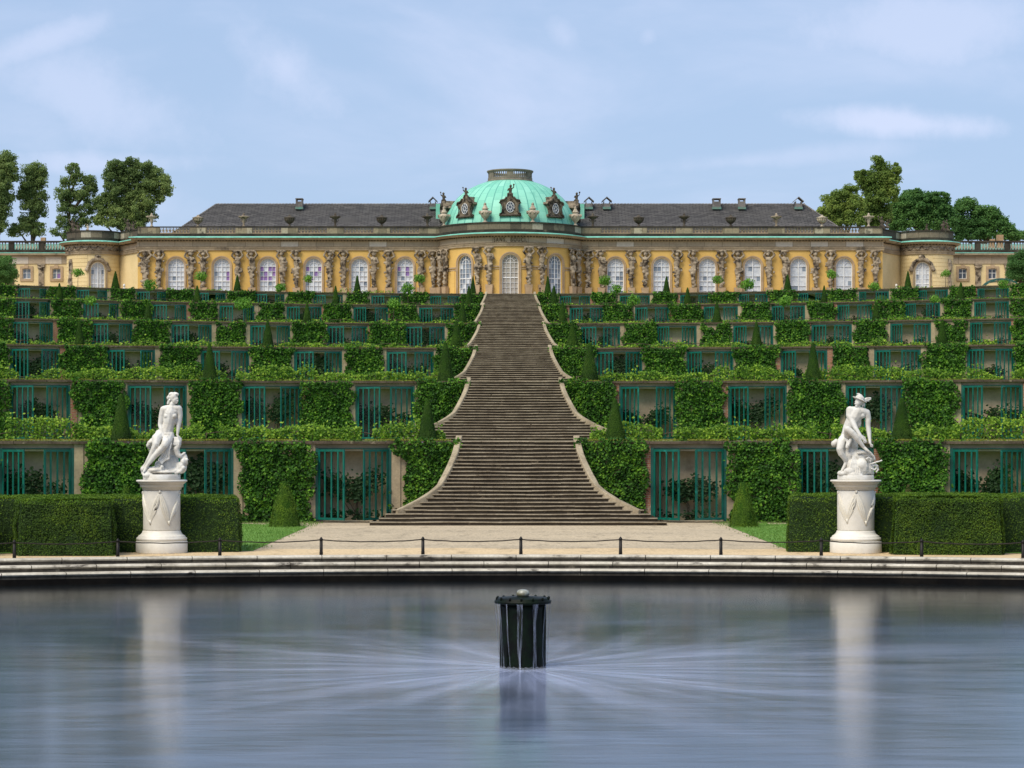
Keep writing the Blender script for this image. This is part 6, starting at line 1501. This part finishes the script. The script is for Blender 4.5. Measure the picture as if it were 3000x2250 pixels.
# head turned to her left (viewer's right)
body += [E(715, 195, -.03, 70, .125, 78), E(740, 240, -.06, 56, .10, 66), E(757, 285, -.09, 26, .045, 20), E(787, 255, -.12, 10, .02, 13), E(776, 215, -.11, 22, .03, 12), E(775, 278, -.115, 12, .018, 7), E(700, 235, -.11, 9, .02, 17)]
hair = [E(700, 150, .0, 75, .13, 42), E(650, 190, .02, 40, .10, 50), E(625, 205, .02, 28, .07, 36), E(640, 265, .03, 36, .07, 42), E(615, 290, .03, 18, .04, 20), E(760, 140, -.04, 32, .09, 28), E(680, 125, 0, 28, .06, 16), E(735, 118, -.02, 30, .07, 14), E(655, 240, -.05, 22, .05, 24), E(785, 150, -.05, 20, .06, 22)]
rock = [E(520, 1400, .0, 300, .42, 42), E(430, 1370, -.05, 200, .4, 60), E(620, 1250, .12, 170, .32, 190), E(640, 1050, .15, 140, .28, 200), E(560, 950, .18, 150, .22, 130), E(720, 930, .05, 90, .2, 110), E(480, 1280, -.1, 70, .16, 60),
        E(545, 1330, -.28, 34, .08, 38), E(835, 1330, -.02, 95, .22, 100), E(760, 1380, 0, 110, .25, 50), E(880, 1240, -.05, 55, .15, 90), E(250, 1360, -.25, 55, .2, 60), E(330, 1450, -.42, 90, .07, 40), E(300, 1420, -.3, 90, .15, 45),
        ('l', [J(800, 870, -.02, 40), J(790, 960, -.1, 50), J(760, 1040, -.15, 55), J(790, 1120, -.15, 40), J(835, 1150, -.15, 28)]), ('l', [J(835, 1150, -.1, 30), J(880, 1110, -.1, 22), J(908, 1085, -.1, 12)]), ('l', [J(880, 1100, -.05, 28), J(900, 1170, -.05, 40), J(890, 1260, -.05, 55)]),
        ('l', [J(880, 1215, -.1, 30), J(935, 1205, -.12, 22), J(925, 1245, -.12, 16)]), ('l', [J(890, 1330, -.2, 30), J(840, 1390, -.22, 34), J(760, 1420, -.2, 24)])]
drape = [('l', [J(400, 900, -.05, 42), J(340, 930, -.08, 44), J(305, 975, -.08, 34), J(320, 1010, -.05, 26)]), ('l', [J(390, 870, -.02, 30), J(350, 890, -.02, 28)]), ('l', [J(400, 940, 0, 40), J(345, 1000, 0, 30), J(330, 1060, .02, 26)]),
         ('l', [J(690, 830, -.12, 34), J(640, 800, -.2, 26), J(600, 780, -.2, 22)]), ('l', [J(620, 840, -.3, 26), J(640, 900, -.36, 26), J(615, 940, -.40, 24)])]
for i in range(7):
    xx = 500 + i * 26; drape.append(('l', [J(640 + i * 10, 900 + i * 6, -.28, 12), J(590 + i * 14, 1050, -.34 + .02 * (i % 2), 13), J(xx + 10, 1180, -.30 + .03 * (i % 2), 13), J(545 + (i - 3) * 14, 1270 - abs(i - 3) * 16, -.30, 10)]))
for i in range(4): drape.append(('l', [J(740 + i * 16, 850, -.1, 20), J(745 + i * 22, 920, -.16, 20), J(720 + i * 30, 960 + i * 5, -.18, 14)]))
xs_, Ds = wx(473.8, 66.8), 66.8
e = empty('marble_statue', (xs_, Ds, PEDZ), 'white marble nude woman seated on draped rock looking right', 'statue')
mb = MB(); mb.lathe([(.545, .003), (.55, .012), (.55, .155), (.54, .165)], xs_, Ds, PEDZ, 40); mb.build('base', 'marble', e)
sculpt('figure', body, .011, 'marble', e, (xs_, Ds, PEDZ), 4)
sculpt('hair', hair, .012, 'marble', e, (xs_, Ds, PEDZ), 1, .014)
sculpt('rock', [p for p in rock], .018, 'marble', e, (xs_, Ds, PEDZ), 2, .03)
sculpt('drapery', drape, .013, 'marble', e, (xs_, Ds, PEDZ), 1, .015)
# --- seated man (right), zoom grid centred at 541,1515
J, E = conv(539, 1515)
body = [('l', [J(395, 830, .05, 80), J(400, 760, .05, 84), J(430, 680, .03, 100), J(475, 590, .0, 112), J(520, 500, -.03, 122), J(550, 430, -.05, 108), J(565, 375, -.07, 55), J(570, 335, -.09, 44)]),
        ('l', [J(450, 395, -.04, 68), J(560, 400, -.06, 76), J(640, 410, -.06, 72), J(710, 430, -.05, 60)]), E(550, 440, -.04, 165, .16, 85, .2), E(445, 640, .02, 90, .15, 110), E(400, 790, .08, 95, .18, 90), E(470, 450, -.06, 75, .13, 80), E(620, 480, -.12, 60, .09, 50), E(530, 500, -.15, 55, .07, 45), E(570, 590, -.02, 60, .12, 100),
        ('l', [J(442, 385, -.04, 64), J(430, 470, -.08, 56), J(480, 590, -.18, 48), J(520, 690, -.28, 38), J(575, 790, -.34, 32), J(625, 855, -.36, 24)]),
        ('l', [J(712, 430, -.05, 60), J(735, 520, -.05, 50), J(732, 640, -.08, 41), J(742, 740, -.12, 40), J(748, 850, -.18, 28), J(752, 920, -.22, 22)]),
        ('l', [J(420, 800, -.02, 78), J(400, 770, -.20, 76), J(375, 700, -.38, 56), J(440, 750, -.42, 54), J(520, 840, -.42, 50), J(600, 940, -.40, 34), J(645, 1000, -.38, 25)]),
        ('l', [J(640, 990, -.38, 28), J(680, 1030, -.42, 26), J(715, 1055, -.44, 16)]),
        ('l', [J(350, 850, .02, 80), J(300, 900, -.08, 72), J(265, 1020, -.20, 58), J(290, 1090, -.20, 54), J(355, 1170, -.14, 46), J(375, 1230, -.12, 30), J(330, 1310, -.18, 25)]),
        ('l', [J(345, 1290, -.15, 27), J(310, 1340, -.22, 24), J(275, 1395, -.28, 17)])]
body += hand(J, 630, 860, -.37, .55, .8, 1.1) + hand(J, 755, 930, -.23, .55, .75, 1.1)
body += [E(590, 240, -.10, 70, .125, 76), E(560, 275, -.13, 48, .09, 58), E(540, 325, -.15, 26, .045, 20), E(512, 285, -.18, 10, .02, 14), E(528, 250, -.17, 22, .03, 12), E(525, 312, -.17, 12, .02, 7), E(615, 270, -.17, 9, .02, 17)]
hair = [E(640, 260, -.06, 40, .09, 40), E(655, 295, -.06, 32, .07, 34), E(620, 240, -.14, 30, .05, 26), E(670, 320, -.05, 18, .04, 18), E(640, 320, -.10, 18, .04, 20), E(580, 220, -.17, 26, .04, 16)]
rock = [E(520, 1400, .0, 230, .4, 120), E(520, 1300, .0, 170, .34, 170), E(440, 1120, .08, 110, .28, 200), E(480, 980, .1, 110, .24, 130), E(600, 1130, -.05, 150, .24, 110), E(690, 1180, -.05, 110, .2, 110), E(740, 1320, -.05, 100, .22, 130), E(780, 1400, 0, 60, .18, 50), E(320, 1410, -.12, 90, .25, 50), E(700, 1100, -.2, 110, .12, 45, .35), E(780, 1160, -.15, 60, .12, 60), E(500, 1440, -.38, 130, .1, 60), E(420, 1380, -.3, 110, .14, 70), E(620, 1300, -.25, 110, .14, 140), E(190, 930, .05, 44, .1, 55), E(220, 900, .08, 45, .1, 50)]
drape = [('l', [J(360, 820, -.12, 26), J(400, 900, -.2, 30), J(370, 985, -.25, 22)]), ('l', [J(430, 870, -.3, 26), J(400, 950, -.3, 26), J(380, 1000, -.28, 16)]), ('l', [J(630, 800, .05, 26), J(680, 840, .02, 26), J(700, 900, -.02, 22)]), ('l', [J(560, 1080, -.28, 22), J(650, 1070, -.3, 26), J(740, 1080, -.3, 28), J(800, 1130, -.28, 22), J(830, 1190, -.25, 16)]),
         ('l', [J(720, 1200, -.3, 16), J(690, 1170, -.32, 16), J(720, 1150, -.32, 16), J(760, 1180, -.32, 16), J(750, 1220, -.3, 14)]), ('l', [J(770, 1330, -.28, 14), J(820, 1350, -.28, 14), J(870, 1300, -.26, 14), J(880, 1350, -.26, 16), J(850, 1385, -.26, 14)]),
         ('l', [J(740, 1260, -.34, 14), J(830, 1230, -.36, 14), J(925, 1200, -.38, 14)]), E(915, 1203, -.38, 18, .03, 16), ('l', [J(800, 1280, -.3, 20), J(830, 1270, -.3, 24), J(860, 1290, -.3, 18)])]
for i in range(6): drape.append(('l', [J(480 + 20 * i, 1130 + 15 * i, -.22, 13), J(440 + 26 * i, 1250, -.30, 14), J(410 + 34 * i, 1390, -.38, 14), J(440 + 26 * i, 1460 - 4 * i, -.40, 12)]))
hat = [E(605, 190, -.08, 78, .14, 46, .38), E(600, 160, -.08, 52, .10, 36, .38), E(595, 216, -.08, 132, .22, 16, .42), ('l', [J(575, 140, -.1, 18), J(560, 128, -.12, 15), J(550, 122, -.12, 9)]), ('l', [J(590, 125, -.06, 14), J(570, 118, -.06, 10)])]
wing = [('l', [J(660, 235, -.06, 17), J(710, 205, -.02, 24), J(760, 192, .0, 15), J(785, 188, .0, 8)]), ('l', [J(680, 238, -.06, 12), J(740, 222, -.02, 15), J(785, 208, 0, 8)]), ('l', [J(690, 245, -.05, 10), J(750, 238, -.02, 10)])]
xs_, Ds = wx(2507., 66.8), 66.8
e = empty('marble_statue', (xs_, Ds, PEDZ), 'white marble nude man in winged hat seated on rock, bending to his foot', 'statue')
mb = MB(); mb.lathe([(.53, .003), (.535, .012), (.535, .13), (.525, .14)], xs_, Ds, PEDZ, 40); mb.build('base', 'marble', e)
sculpt('figure', body, .011, 'marble', e, (xs_, Ds, PEDZ), 4)
sculpt('hair', hair, .012, 'marble', e, (xs_, Ds, PEDZ), 1, .014)
ht = sculpt('hat', hat, .011, 'marble', e, (xs_, Ds, PEDZ), 1)
sculpt('wing', wing, .010, 'marble', ht, (xs_, Ds, PEDZ), 1)
sculpt('rock', rock, .018, 'marble', e, (xs_, Ds, PEDZ), 2, .03)
sculpt('drapery', drape, .013, 'marble', e, (xs_, Ds, PEDZ), 1, .015)
